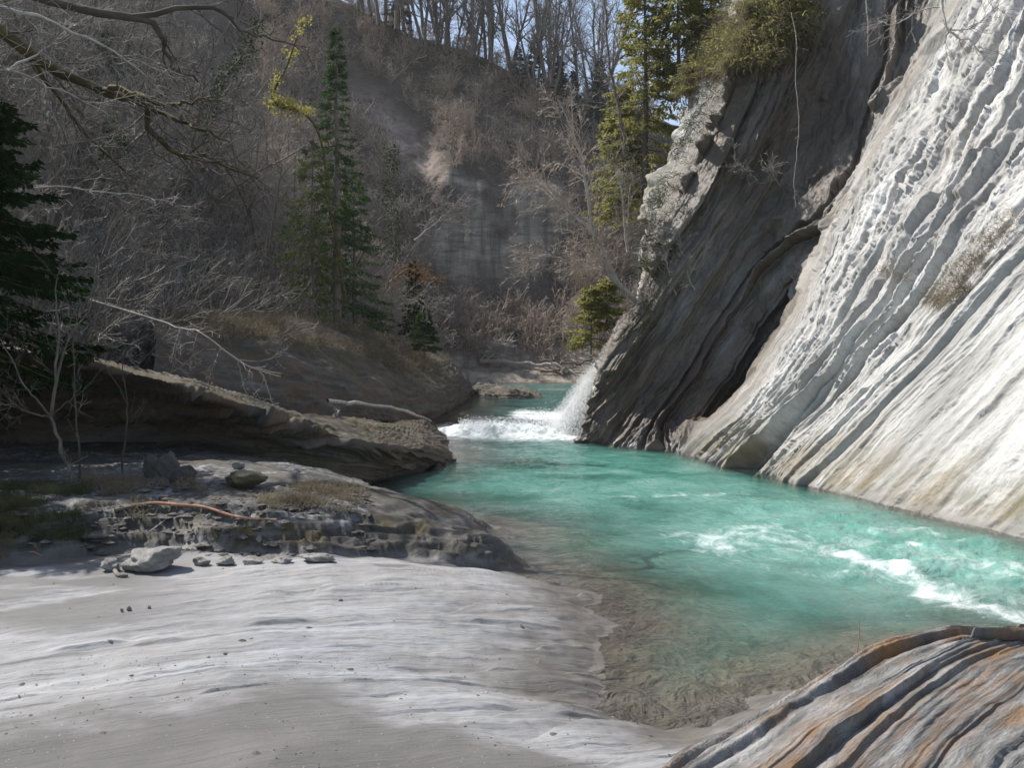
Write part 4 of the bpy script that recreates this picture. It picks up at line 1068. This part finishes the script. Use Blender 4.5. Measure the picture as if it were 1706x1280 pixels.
limb_tree('bare_tree', 'slim bare tree on the prow rim in front of the pale firs', 'bare tree',
    [(PC([(1046, 420), (1040, 383), (1036, 316), (1022, 270)], [28.0, 28, 28, 28]), .05, .012, 26, 1.0), (PC([(1044, 400), (1048, 330), (1056, 290)], 28.1), .03, .008, 18, .9)], MAT['bark_pale'], MAT['twig'], 310, part='trunk', bias=(-.1, 0, .2), twr=.006, kids=(8, 5, 3))
limb_tree('bare_tree', 'tall dark bare stem rising past the pale firs into the sky', 'bare tree',
    [(PC([(1043, 260), (1036, 211), (1022, 134), (1013, 81), (1008, 0), (1000, -80)], 29.5), .06, .02, 34, 1.6)], MAT['bark'], MAT['twig'], 311, part='trunk', bias=(-.1, 0, .3), twr=.007, kids=(8, 5, 3))
limb_tree('twig_bush', 'tangle of pale bare twigs and roots clinging to the lower ledge of the prow', 'bush',
    [(PC([(1105, 520), (1085, 500), (1062, 500), (1040, 488)], [25.0, 24.8, 24.7, 24.7]), .03, .008, 26, .6), (PC([(1165, 495), (1150, 470), (1142, 440), (1132, 410)], [24.9, 24.8, 24.7, 24.7]), .022, .006, 24, .7),
     (PC([(1130, 500), (1118, 470), (1110, 430), (1100, 395)], [24.9, 24.8, 24.7, 24.7]), .022, .006, 24, .7), (PC([(1110, 510), (1090, 470), (1075, 440), (1060, 420)], [25.2, 25.2, 25.2, 25.3]), .02, .006, 22, .7)], MAT['bark_pale'], MAT['twig'], 312, bias=(-.1, -.1, .1), twr=.006, kids=(8, 4))
for i, (a, lab) in enumerate([([(1262, 300), (1240, 280), (1225, 268)], 'small bare bush growing out of the dark prow wall'), ([(1300, 310), (1288, 290), (1282, 278)], 'tiny bare bush on the prow wall right of the other one')]):
    q, nn = on_cliff(*a[0]); D = q[1]
    limb_tree('twig_bush', lab, 'bush', [(PC(a, [D + .1, D - .5, D - .9]), .018, .006, 22, .55)], MAT['bark_pale'], MAT['twig'], 320 + i, twr=.006, kids=(8, 4))
for i, (a, r, lab) in enumerate([([(1318, 20), (1327, 70), (1325, 130), (1331, 200), (1328, 250), (1323, 300), (1326, 345)], .010, 'long thin vine hanging straight down the dark cliff wall'),
                                 ([(1441, -40), (1444, 10), (1446, 50), (1445, 92)], .014, 'short vine hanging from the top edge over the dark cliff wall')]):
    Ds = [on_cliff(u, max(v, 0))[0][1] for u, v in a]; D0 = min(Ds)
    limb_tree('hanging_vine', lab, 'vine', [(PC(a, [D0 - .35] * len(a)), r, r * .7, 6, .3)], MAT['bark_pale'], MAT['twig'], 330 + i, twr=.005, n=40)
D0 = slabD(1640, 90)
limb_tree('overhanging_branch', 'bare grey branch drooping over the white cliff at the top right', 'branch',
    [(PC([(1600, -90), (1572, -10), (1570, 20), (1582, 50), (1612, 68), (1640, 92)], [D0, D0 - .3, D0 - .6, D0 - .7, D0 - .7, D0 - .5]), .05, .008, 14, .8), (PC([(1572, 10), (1530, 18), (1490, 40), (1462, 32)], [D0 - .4, D0, D0 + .2, D0 + .5]), .02, .006, 20, .8),
     (PC([(1582, 50), (1620, 46), (1650, 20), (1668, 5)], D0 - .7), .016, .005, 12, .7)], MAT['bark_pale'], MAT['twig'], 335, twr=.005)
# tree with yellow leaves
def yellow_tree():
    rs_ = np.random.RandomState(41); D = 32
    stems = [PC([(575, 500), (560, 400), (545, 330), (540, 260), (525, 210), (500, 186), (470, 178), (440, 170)], D), PC([(500, 186), (455, 168), (462, 140), (478, 110), (492, 70), (512, 22)], D)]
    org = stems[0][0]; T = Tubes(); L = Tris()
    for i, s_ in enumerate(stems):
        c = curve(np.asarray(s_) - org, 26); T.add(c, np.linspace(.07, .014, 26), 5)
        for j in range(30):
            u = rs_.uniform(17 if i == 0 else 1, 25); p = c[int(u)]
            q = p + unit(rs_.normal(size=3) + np.array([.1, 0, .3])) * rs_.uniform(.12, .42)
            T.add(np.array([p, (p + q) / 2 + rs_.normal(size=3) * .02, q]), [.014, .010, .006], 3)
            n = rs_.randint(14, 42)
            b = q + rs_.normal(size=(n, 3)) * rs_.uniform(.06, .11)
            L.diamonds(b, rs_.normal(size=(n, 3)) + np.array([0, -.2, -.3]), rs_.uniform(.06, .13, n), rs_.uniform(.04, .07, n), rs_)
    r = empty('yellow_tree', org)
    obj('trunk', T.mesh('yellow_trunk', MAT['bark_moss']), r); obj('crown', L.mesh('yellow_crown', MAT['yellow']), r)
    tag(r, 'thin leaning tree with bright yellow leaf clusters left of the tall spruce', 'tree')
yellow_tree()
# ivy clump in the left thicket and withered leaves
def leaf_clump(name, label, cat, pts, D, mat, n, r, seed, size=(.05, .1), droop=0.0):
    rs_ = np.random.RandomState(seed); c = curve(PC(pts, D), 14); L = Tris(); T = Tubes(); org = c[0].copy(); c = c - org
    T.add(c, np.linspace(.03, .01, 14), 4)
    i = rs_.randint(0, 14, n); b = c[i] + rs_.normal(size=(n, 3)) * r; b[:, 2] -= droop * np.abs(rs_.normal(size=n))
    L.diamonds(b, rs_.normal(size=(n, 3)), rs_.uniform(*size, n), rs_.uniform(*size, n) * .7, rs_)
    root = empty(name, org); obj('stem', T.mesh(name + '_stem', MAT['bark']), root); obj('leaves', L.mesh(name + '_leaves', mat), root)
    tag(root, label, cat)
leaf_clump('ivy_stem', 'dark ivy covered stem leaning in the bare left thicket', 'ivy', [(345, 200), (368, 136), (405, 90), (430, 40)], 24, MAT['ivy'], 800, .14, 51)
leaf_clump('ivy_stem', 'upright dark ivy covered trunk right of the tall spruce in the bare trees', 'ivy', [(660, 430), (655, 370), (650, 310), (655, 250)], 40, MAT['ivy'], 1100, .24, 52, (.06, .12))
leaf_clump('leafy_twig', 'bare bush branch holding withered brown leaves above the bluff tip', 'branch', [(650, 470), (680, 448), (705, 458), (735, 468)], 36, MAT['leaf_brown'], 420, .20, 53, (.06, .13))
limb_tree('bare_bush', 'pale bare bush arching over the bluff top near the small fir', 'bush',
    [(PC([(640, 560), (655, 520), (690, 498), (715, 510)], [36, 35, 34.5, 34]), .04, .01, 36, 1.2), (PC([(690, 400), (715, 380), (740, 358), (755, 350)], 37), .04, .01, 40, 1.3), (PC([(640, 540), (630, 505), (650, 480)], 35), .03, .01, 24, 1)], MAT['bark_pale'], MAT['twig'], 340, twr=.007, kids=(8, 5, 3))

# ------------------------------------------------------------------ grass
SPX = CX + F * SX / SY; SPY = HY - F * (SZ - H) / SY
def on_shore(px, py):
    m = np.abs(SPX - px) + np.abs(SPY - py); c = np.where(m < 6)
    if len(c[0]) == 0: i = np.unravel_index(np.argmin(m), m.shape)
    else: j = np.argmin(SY[c]); i = (c[0][j], c[1][j])
    return np.array([SX[i], SY[i], SZ[i]])
def grass(name, label, bases, dirs, lmin, lmax, width, mat, seed, per=22, spread=.05, lean=.5):
    rs_ = np.random.RandomState(seed); b = np.repeat(bases, per, 0) + rs_.normal(size=(len(bases) * per, 3)) * spread * np.array([1, 1, .2])
    d = np.repeat(dirs, per, 0) + rs_.normal(size=b.shape) * lean
    L = Tris(); n = len(b); l = rs_.uniform(lmin, lmax, n)
    d /= np.linalg.norm(d, axis=1)[:, None]
    L.blades(b, d, l, width, rs_)
    tip = b + d * (l * .8)[:, None]
    L.blades(tip, d + np.array([0, 0, -.8]), l * .5, width * .7, rs_)
    o = obj(name, L.mesh(name, mat)); tag(o, label, kind='stuff')
rs = np.random.RandomState(77)
sel = (SPX > -60) & (SPX < 140) & (SPY > 808) & (SPY < 900) & (fbm(SX * 1.2, SY * 1.2, 3, 3) > -.15)
ii = np.argwhere(sel); ii = ii[rs.choice(len(ii), 480)]; b1 = np.stack([SX[tuple(ii.T)], SY[tuple(ii.T)], SZ[tuple(ii.T)]], 1)
grass('grass', 'green and yellow grass on the left end of the gravel bench', b1, np.tile([.1, -.2, .8], (len(b1), 1)), .03, .11, .008, MAT['grass'], 1)
sel = (((SPX > 140) & (SPX < 350) & (SPY > 798) & (SPY < 822)) | ((SPX > 430) & (SPX < 600) & (SPY > 812) & (SPY < 850)) | ((SPX > 130) & (SPX < 240) & (SPY > 838) & (SPY < 868))) & (fbm(SX * 1.5, SY * 1.5, 8, 3) > .05)
ii = np.argwhere(sel); ii = ii[rs.choice(len(ii), 220)]; b2 = np.stack([SX[tuple(ii.T)], SY[tuple(ii.T)], SZ[tuple(ii.T)]], 1)
grass('dry_grass', 'dry grass tufts along the back of the gravel bench', b2, np.tile([.1, -.2, .7], (len(b2), 1)), .05, .16, .008, MAT['drygrass'], 2)
VI = np.repeat(np.arange(BLG.shape[1])[None], BLG.shape[0], 0) / BLG.shape[1]
m = (BLN[..., 2] > .4) & (VI > .64) & (fbm(BLG[..., 0] * .6, BLG[..., 1] * .4, 2, 3) > -.15)
ii = np.argwhere(m); ii = ii[rs.choice(len(ii), 900)]; b3 = BLG[tuple(ii.T)]
grass('dry_grass', 'dry grass over the rounded top of the left bluff', b3, np.tile([.25, -.3, .6], (len(b3), 1)), .10, .32, .018, MAT['drygrass'], 3, per=16, spread=.14)
# hanging turf at the cliff top
def cliff_pts(n, poly):
    out, nn = [], []
    for _ in range(n):
        u, v = poly(rs)
        q, k_ = on_cliff(u, v); out.append(q); nn.append(k_)
    return np.array(out), np.array(nn)
def rim(r):
    u = r.uniform(1120, 1345); lo = np.interp(u, [1120, 1180, 1250, 1345], [150, 120, 115, 70]); return u, lo - abs(r.normal()) * 55
b4, n4 = cliff_pts(520, rim)
grass('hanging_grass', 'brown dry grass and roots hanging over the cliff rim', b4 + n4 * .05, n4 * .5 + np.array([0, -.2, -.55]), .20, .60, .022, MAT['drygrass'], 4, per=22, spread=.16, lean=.4)
b5, n5 = cliff_pts(420, rim)
grass('hanging_moss', 'green moss and ivy hanging over the cliff rim', b5 + n5 * .1, n5 * .6 + np.array([0, -.2, -.3]), .06, .22, .05, MAT['fir_light'], 5, per=34, spread=.22, lean=.9)
def flank(r):
    v = r.uniform(130, 560); u = np.interp(v, [130, 350, 430, 520, 560], [1172, 1082, 1070, 1060, 1035]); return u + abs(r.normal()) * 22, v
b6, n6 = cliff_pts(150, flank)
grass('dry_grass', 'brown grass and moss along the left edge of the prow', b6 + n6 * .03, n6 * .6 + np.array([-.3, -.1, -.1]), .08, .30, .022, MAT['grass'], 6, per=14, spread=.14, lean=.5)
def tufts(r):
    c = [(1600, 465), (1575, 490), (1490, 450), (1620, 440), (1560, 500), (1650, 400), (1680, 370), (1590, 480)][r.randint(8)]
    return c[0] + r.normal() * 12, c[1] + r.normal() * 10
b7, n7 = cliff_pts(110, tufts)
grass('dry_grass', 'dry grass tufts in the long crack of the white cliff', b7 + n7 * .02, n7 * .5 + np.array([-.2, -.2, -.3]), .10, .32, .010, MAT['drygrass'], 7, per=14, spread=.08, lean=.5)

# ------------------------------------------------------------------ stones
import bmesh
def stone(name, label, p, size, seed, mat='stone', cuts=11, rot=0.0, rough=.16, cat='stone', group=None, moss=0.0):
    rs_ = np.random.RandomState(seed)
    bm = bmesh.new(); bmesh.ops.create_icosphere(bm, subdivisions=4, radius=1)
    v = np.array([q.co[:] for q in bm.verts]); f = np.array([[q.index for q in fc.verts] for fc in bm.faces]); bm.free()
    for _ in range(cuts):
        n = unit(rs_.normal(size=3)); c = rs_.uniform(.50, .84); d = v @ n; v = v - np.outer(np.clip(d - c, 0, None) * .97, n)
    v = v * (1 + rough * fbm(v[:, 0] * 1.6 + seed, v[:, 1] * 1.6, v[:, 2] * 2.4, 5))[:, None]
    v = v * np.array(size) * .5
    c, s_ = math.cos(rot), math.sin(rot)
    v = v @ np.array([[c, s_, 0], [-s_, c, 0], [0, 0, 1]])
    v[:, 2] -= v[:, 2].min() + size[2] * .18
    z = np.zeros(len(v))
    me = mesh(name, v, [f], MAT[mat], {'stain': z + .25, 'moss': z + moss, 'wet': z}, uv=np.stack([v[:, 0] + v[:, 2], v[:, 1] + v[:, 2] * .6], 1))
    o = obj(name, me, loc=p); tag(o, label, cat, group); return o
def sz(w_, p): return w_ / F * p[1]
for i, (px, py, w_, h_, lab, mo) in enumerate([
        (262, 944, 112, 36, 'large pale grey boulder at the back of the smooth slab', 0), (186, 945, 36, 24, 'small brownish stone beside the large pale boulder, on its left', 0),
        (335, 938, 30, 16, 'low pale stone just right of the large pale boulder', 0), (376, 936, 36, 15, 'flat grey stone second right of the large pale boulder', 0),
        (425, 934, 42, 14, 'flat pale stone third right of the large pale boulder', 0), (468, 932, 40, 12, 'thin flat stone lying fourth right of the large boulder', 0), (530, 930, 56, 16, 'long split flat stone at the right end of the stone row', 0),
        (434, 902, 12, 10, 'small round white pebble on the dark ledge', 0), (348, 858, 12, 9, 'bright white pebble lying in front of the peeled stick', 0),
        (215, 1013, 9, 8, 'small pale pebble on the shaded left part of the slab', 0), (203, 1015, 7, 6, 'tiny pale pebble touching distance left of the other pebble on the slab', 0), (249, 1009, 7, 6, 'tiny white pebble on the slab at the edge of the sunlight', 0),
        (252, 790, 34, 36, 'upright pale angular rock at the left of the dark stone pile', 0), (283, 800, 44, 48, 'tall angular grey rock in the middle of the dark stone pile', 0.1), (306, 806, 42, 36, 'rounded grey rock at the right of the dark stone pile', .1),
        (270, 806, 26, 18, 'small wedge rock at the foot of the stone pile', 0),
        (405, 806, 84, 30, 'low mossy dark boulder under the overhanging rib', .9), (395, 776, 24, 14, 'pale stone on the ledge above the mossy boulder', 0)]):
    p = on_shore(px, py)
    s_ = (sz(w_, p), sz(w_, p) * .75, sz(h_, p) * 1.25)
    stone('boulder' if w_ > 60 else ('pebble' if w_ < 14 else 'rock'), lab, p, s_, 400 + i, mat='bluff' if (mo > .5 or (py < 812 and px < 420 and py > 780)) else 'stone', moss=mo, rot=rs.uniform(-.3, .3), rough=.16 if mo > .5 else .22)
# loose chips of slate on the bench and grit on the sand
def chips(name, label, n, cond, smin, smax, mat, seed, flat=.35):
    rs_ = np.random.RandomState(seed); ii = np.argwhere(cond)
    wgt = (SY[tuple(ii.T)]) ** 2; ii = ii[rs_.choice(len(ii), n, p=wgt / wgt.sum())]
    c = np.stack([SX[tuple(ii.T)], SY[tuple(ii.T)], SZ[tuple(ii.T)]], 1)
    o8 = np.array([[1, .2, 0], [.3, 1, .1], [-.8, .7, -.1], [-1, -.4, .1], [-.1, -1, 0], [.7, -.7, -.1], [.1, 0, 1], [0, .1, -1]])
    fc = np.array([[0, 1, 6], [1, 2, 6], [2, 3, 6], [3, 4, 6], [4, 5, 6], [5, 0, 6], [1, 0, 7], [2, 1, 7], [3, 2, 7], [4, 3, 7], [5, 4, 7], [0, 5, 7]])
    s_ = rs_.uniform(smin, smax, n) * rs_.choice([.5, .7, 1, 1.7], n); a = rs_.uniform(0, 6.3, n)
    v = o8[None] * (s_[:, None] * np.stack([np.ones(n), rs_.uniform(.5, 1, n), rs_.uniform(.5, 1.2, n) * flat], 1))[:, None]
    v = v * rs_.uniform(.7, 1.3, (n, 8, 1))
    x = v[..., 0] * np.cos(a)[:, None] - v[..., 1] * np.sin(a)[:, None]; y = v[..., 0] * np.sin(a)[:, None] + v[..., 1] * np.cos(a)[:, None]
    v = np.stack([x, y, v[..., 2]], 2) + c[:, None]
    f = fc[None] + (np.arange(n) * 8)[:, None, None]; v = v.reshape(-1, 3)
    k = np.repeat(rs_.uniform(-40, 40, n), 8); z = np.zeros(len(v))
    o = obj(name, mesh(name, v, [f.reshape(-1, 3)], MAT[mat], {'stain': z + .2, 'moss': z, 'wet': z}, uv=np.stack([v[:, 0] + k, v[:, 1] + k], 1), smooth=False)); tag(o, label, kind='stuff')
chips('slate_chips', 'broken slate chips scattered over the gravel bench', 2600, (SPX > -100) & (SPX < 620) & (SPY > 805) & (SPY < 925) & (fbm(SX * .9, SY * .9, 4, 3) > -.1), .010, .05, 'bluff', 1)
chips('grit', 'shell grit and small stones on the grey sand', 2200, (SPX > -200) & (SPX < 1150) & (SPY > 1090) & (fbm(SX * .9, SY * .9, 7, 3) > -.2), .002, .0065, 'stone', 2, .7)
chips('slate_chips', 'small dark stone chips lying on the sand and slab', 160, (SPX > -100) & (SPX < 1100) & (SPY > 945), .004, .018, 'bluff', 3)
# ------------------------------------------------------------------ sticks and logs
def stick(name, label, cat, pts, r0, r1, mat, lift=.5, n=30, forks=(), seed=1):
    base = [on_shore(*q) + np.array([0, 0, r0 * lift]) for q in pts]; org = base[0].copy()
    rs_ = np.random.RandomState(seed); T = Tubes(); c = curve(np.array(base) - org, n); T.add(c, np.linspace(r0, r1, n) * rs_.uniform(.9, 1.1, n), 8)
    root = obj(name, None, loc=org) if False else None
    for fk in forks:
        b = np.array([on_shore(*q) + np.array([0, 0, r0 * lift + k * .05]) for k, q in enumerate(fk)]) - org
        T.add(curve(b, 8), np.linspace(r1, r1 * .5, 8), 5)
    o = obj(name, T.mesh(name, mat), loc=org); tag(o, label, cat)
stick('driftwood', 'long reddish peeled driftwood stick lying along the gravel bench', 'stick', [(222, 843), (262, 840), (300, 842), (345, 852), (400, 862), (463, 866)], .022, .011, MAT['wood_red'], .8, forks=([(375, 858), (382, 866)],))
stick('driftwood', 'dark forked stick under the left end of the peeled driftwood stick', 'stick', [(190, 848), (230, 845), (262, 841)], .02, .012, MAT['bark'], .6)
stick('driftwood', 'small pale forked twig lying below the peeled driftwood stick', 'stick', [(252, 886), (270, 874), (284, 864)], .008, .004, MAT['bark_pale'], .9)
stick('driftwood', 'short brown piece of wood in front of the small brownish stone', 'wood', [(190, 948), (198, 956), (214, 958)], .022, .014, MAT['bark'], .6)
stick('driftwood', 'short pink stick lying at the far left of the slab edge', 'stick', [(52, 920), (62, 924), (74, 928)], .008, .005, MAT['wood_red'], .9)
limb_tree('dead_twig', 'thin pale twig standing on the mossy bench end', 'twig', [(PC([(500, 842), (508, 830), (518, 818)], 10.4), .006, .003, 1, .1)], MAT['bark_pale'], MAT['twig'], 350)
limb_tree('dead_twig', 'short pale broken stub sticking up from the left gravel', 'twig', [(PC([(93, 832), (92, 820), (91, 810)], 10.6), .012, .010, 1, .08)], MAT['bark_pale'], MAT['twig'], 351)
limb_tree('dry_stalk', 'single thin reddish stalk standing at the tip of the lichen rock', 'stalk', [(PC([(1428, 1090), (1431, 1060), (1432, 1036)], 5.4), .0035, .002, 0, .1)], MAT['wood_red'], MAT['twig'], 352)
limb_tree('drift_log', 'long pale drift log sloping down the far bank', 'log', [(PC([(800, 602), (868, 605), (905, 606), (940, 615), (980, 631)], [73.5, 73, 72.5, 72, 71]), .20, .10, 6, 1.2)], MAT['bark_pale'], MAT['twig'], 353, twr=.02)
limb_tree('drift_log', 'uprooted stump with tangled dead roots on the far bank', 'stump', [(PC([(985, 600), (955, 606), (925, 600), (905, 594)], 73), .14, .06, 10, 1.6), (PC([(930, 612), (938, 600), (945, 590)], 72.5), .10, .04, 8, 1.2), (PC([(960, 612), (930, 616), (900, 612)], 72), .08, .04, 8, 1.2)], MAT['bark'], MAT['twig_brown'], 354, twr=.02)
limb_tree('pale_bush', 'pale grey brushy fallen crown lying on the far bank', 'bush', [(PC([(808, 604), (822, 590), (838, 578)], 72.5), .08, .03, 90, 1.2), (PC([(800, 600), (812, 588), (822, 582)], 72.8), .06, .03, 60, 1.0)], MAT['bark_pale'], MAT['bark_pale'], 355, twr=.02, bias=(.2, 0, .5), ang=(.1, .6))
limb_tree('pole_log', 'long thin pole lying under the foot of the bluff', 'log', [(PC([(545, 668), (590, 672), (640, 678), (690, 690), (718, 702)], [20.3, 21.8, 24, 27, 29.2]), .05, .04, 0, .3)], MAT['bark_pale'], MAT['twig'], 356)
limb_tree('tree_stump', 'small pale broken stump on top of the dark rib', 'stump', [(PC([(560, 696), (558, 688), (559, 678)], 19.8), .06, .04, 0, .2), (PC([(561, 692), (566, 684), (567, 679)], 19.7), .03, .02, 0, .2)], MAT['bark_pale'], MAT['twig'], 357, n=6)
for i, (x, y, h, lab) in enumerate([(-7.7, 10.3, 5.2, 'dark dense fir added out of view beyond the left edge to shade the bench and slab')]):  # unseen fir, added to cast shade on the bench and slab
    t = conifer('fir_tree', 90 + i, h, 1.5, MAT['yew'], MAT['bark'], droop=.4, dens=1.0, gaps=.25, power=.6, tuft=(.16, .06))
    place(t, (x, y, float(zground(x, y)[0]) - .1), i * 2.0); tag(t, lab, 'fir tree')
# shade trees on the left bank above the frame's left edge
shade = [bare_tree('bare_tree', 120 + i, (MAT['bark'], MAT['twig']), h=9.5, r=.12, kids=(12, 8, 6), ratio=(.42, .5, .5), up=.12, ang=(.5, 1.0), wig=.1, rmin=.006) for i in range(2)]
for i, (x, y, s) in enumerate([(-10.6, 11.6, .72), (-11.6, 10.6, .7), (-12.4, 12.6, .85), (-11.2, 14.2, .8), (-13.4, 11.4, .85)]):
    t = shade[i] if i < 2 else copy_tree(shade[i % 2])
    place(t, (x, y, float(zground(x, y)[0]) - .1), i * 1.7, s); tag(t, 'bare grey tree on the near left bank', 'bare tree', 'bare trees on the near left bank')
#@@MORE-END@@
# ------------------------------------------------------------------ thin valley haze
def build_haze():
    x0, x1, y0, y1, z0, z1 = -300, 300, -12, 178, -4, 82
    v = [(x, y, z) for x in (x0, x1) for y in (y0, y1) for z in (z0, z1)]
    f = [(0, 1, 3, 2), (4, 6, 7, 5), (0, 4, 5, 1), (2, 3, 7, 6), (0, 2, 6, 4), (1, 5, 7, 3)]
    m = M('haze_air'); pv = m.n('ShaderNodeVolumePrincipled')
    pv.inputs['Color'].default_value = (.93, .92, .91, 1); pv.inputs['Density'].default_value = HAZE; pv.inputs['Anisotropy'].default_value = .2
    m.nt.links.new(pv.outputs[0], m.out.inputs['Volume'])
    o = obj('haze', mesh('haze', v, [np.array(f)], m.m, smooth=False)); tag(o, kind='stuff')
HAZE = .0003
if HAZE: build_haze()
# ------------------------------------------------------------------ light, world, camera
SUN = Vector((-.58, .33, .745)).normalized()
sun = bpy.data.lights.new('sun', 'SUN'); sun.energy = 4.6; sun.angle = math.radians(.5); sun.color = (1, .955, .89)
so = bpy.data.objects.new('sun', sun); COL.objects.link(so)
so.rotation_euler = SUN.to_track_quat('Z', 'Y').to_euler(); so.location = (-20, 10, 40)
w = bpy.data.worlds.new('World'); sc.world = w; w.use_nodes = True
nt = w.node_tree; bg = nt.nodes['Background']
sky = nt.nodes.new('ShaderNodeTexSky'); sky.sky_type = 'NISHITA'; sky.sun_disc = False
sky.sun_elevation = math.asin(SUN.z); sky.sun_rotation = math.atan2(SUN.x, SUN.y) % (2 * math.pi)
sky.air_density = 1.0; sky.dust_density = 1.0
hs_ = nt.nodes.new('ShaderNodeHueSaturation'); hs_.inputs['Saturation'].default_value = .85
nt.links.new(sky.outputs[0], hs_.inputs['Color']); nt.links.new(hs_.outputs[0], bg.inputs['Color']); bg.inputs['Strength'].default_value = .11
cam = bpy.data.cameras.new('camera'); cam.sensor_width = 36; cam.lens = 36 * F / 1706; cam.shift_y = -50 / 1706
cam.clip_start = .1; cam.clip_end = 2000
co = bpy.data.objects.new('camera', cam); COL.objects.link(co)
co.location = (0, 0, H); co.rotation_euler = (math.radians(90), 0, 0)
sc.camera = co
sc.view_settings.view_transform = 'Standard'; sc.view_settings.look = 'None'
sc.view_settings.exposure = .72; sc.view_settings.gamma = 1.0
sc.cycles.max_bounces = 8; sc.cycles.transparent_max_bounces = 16
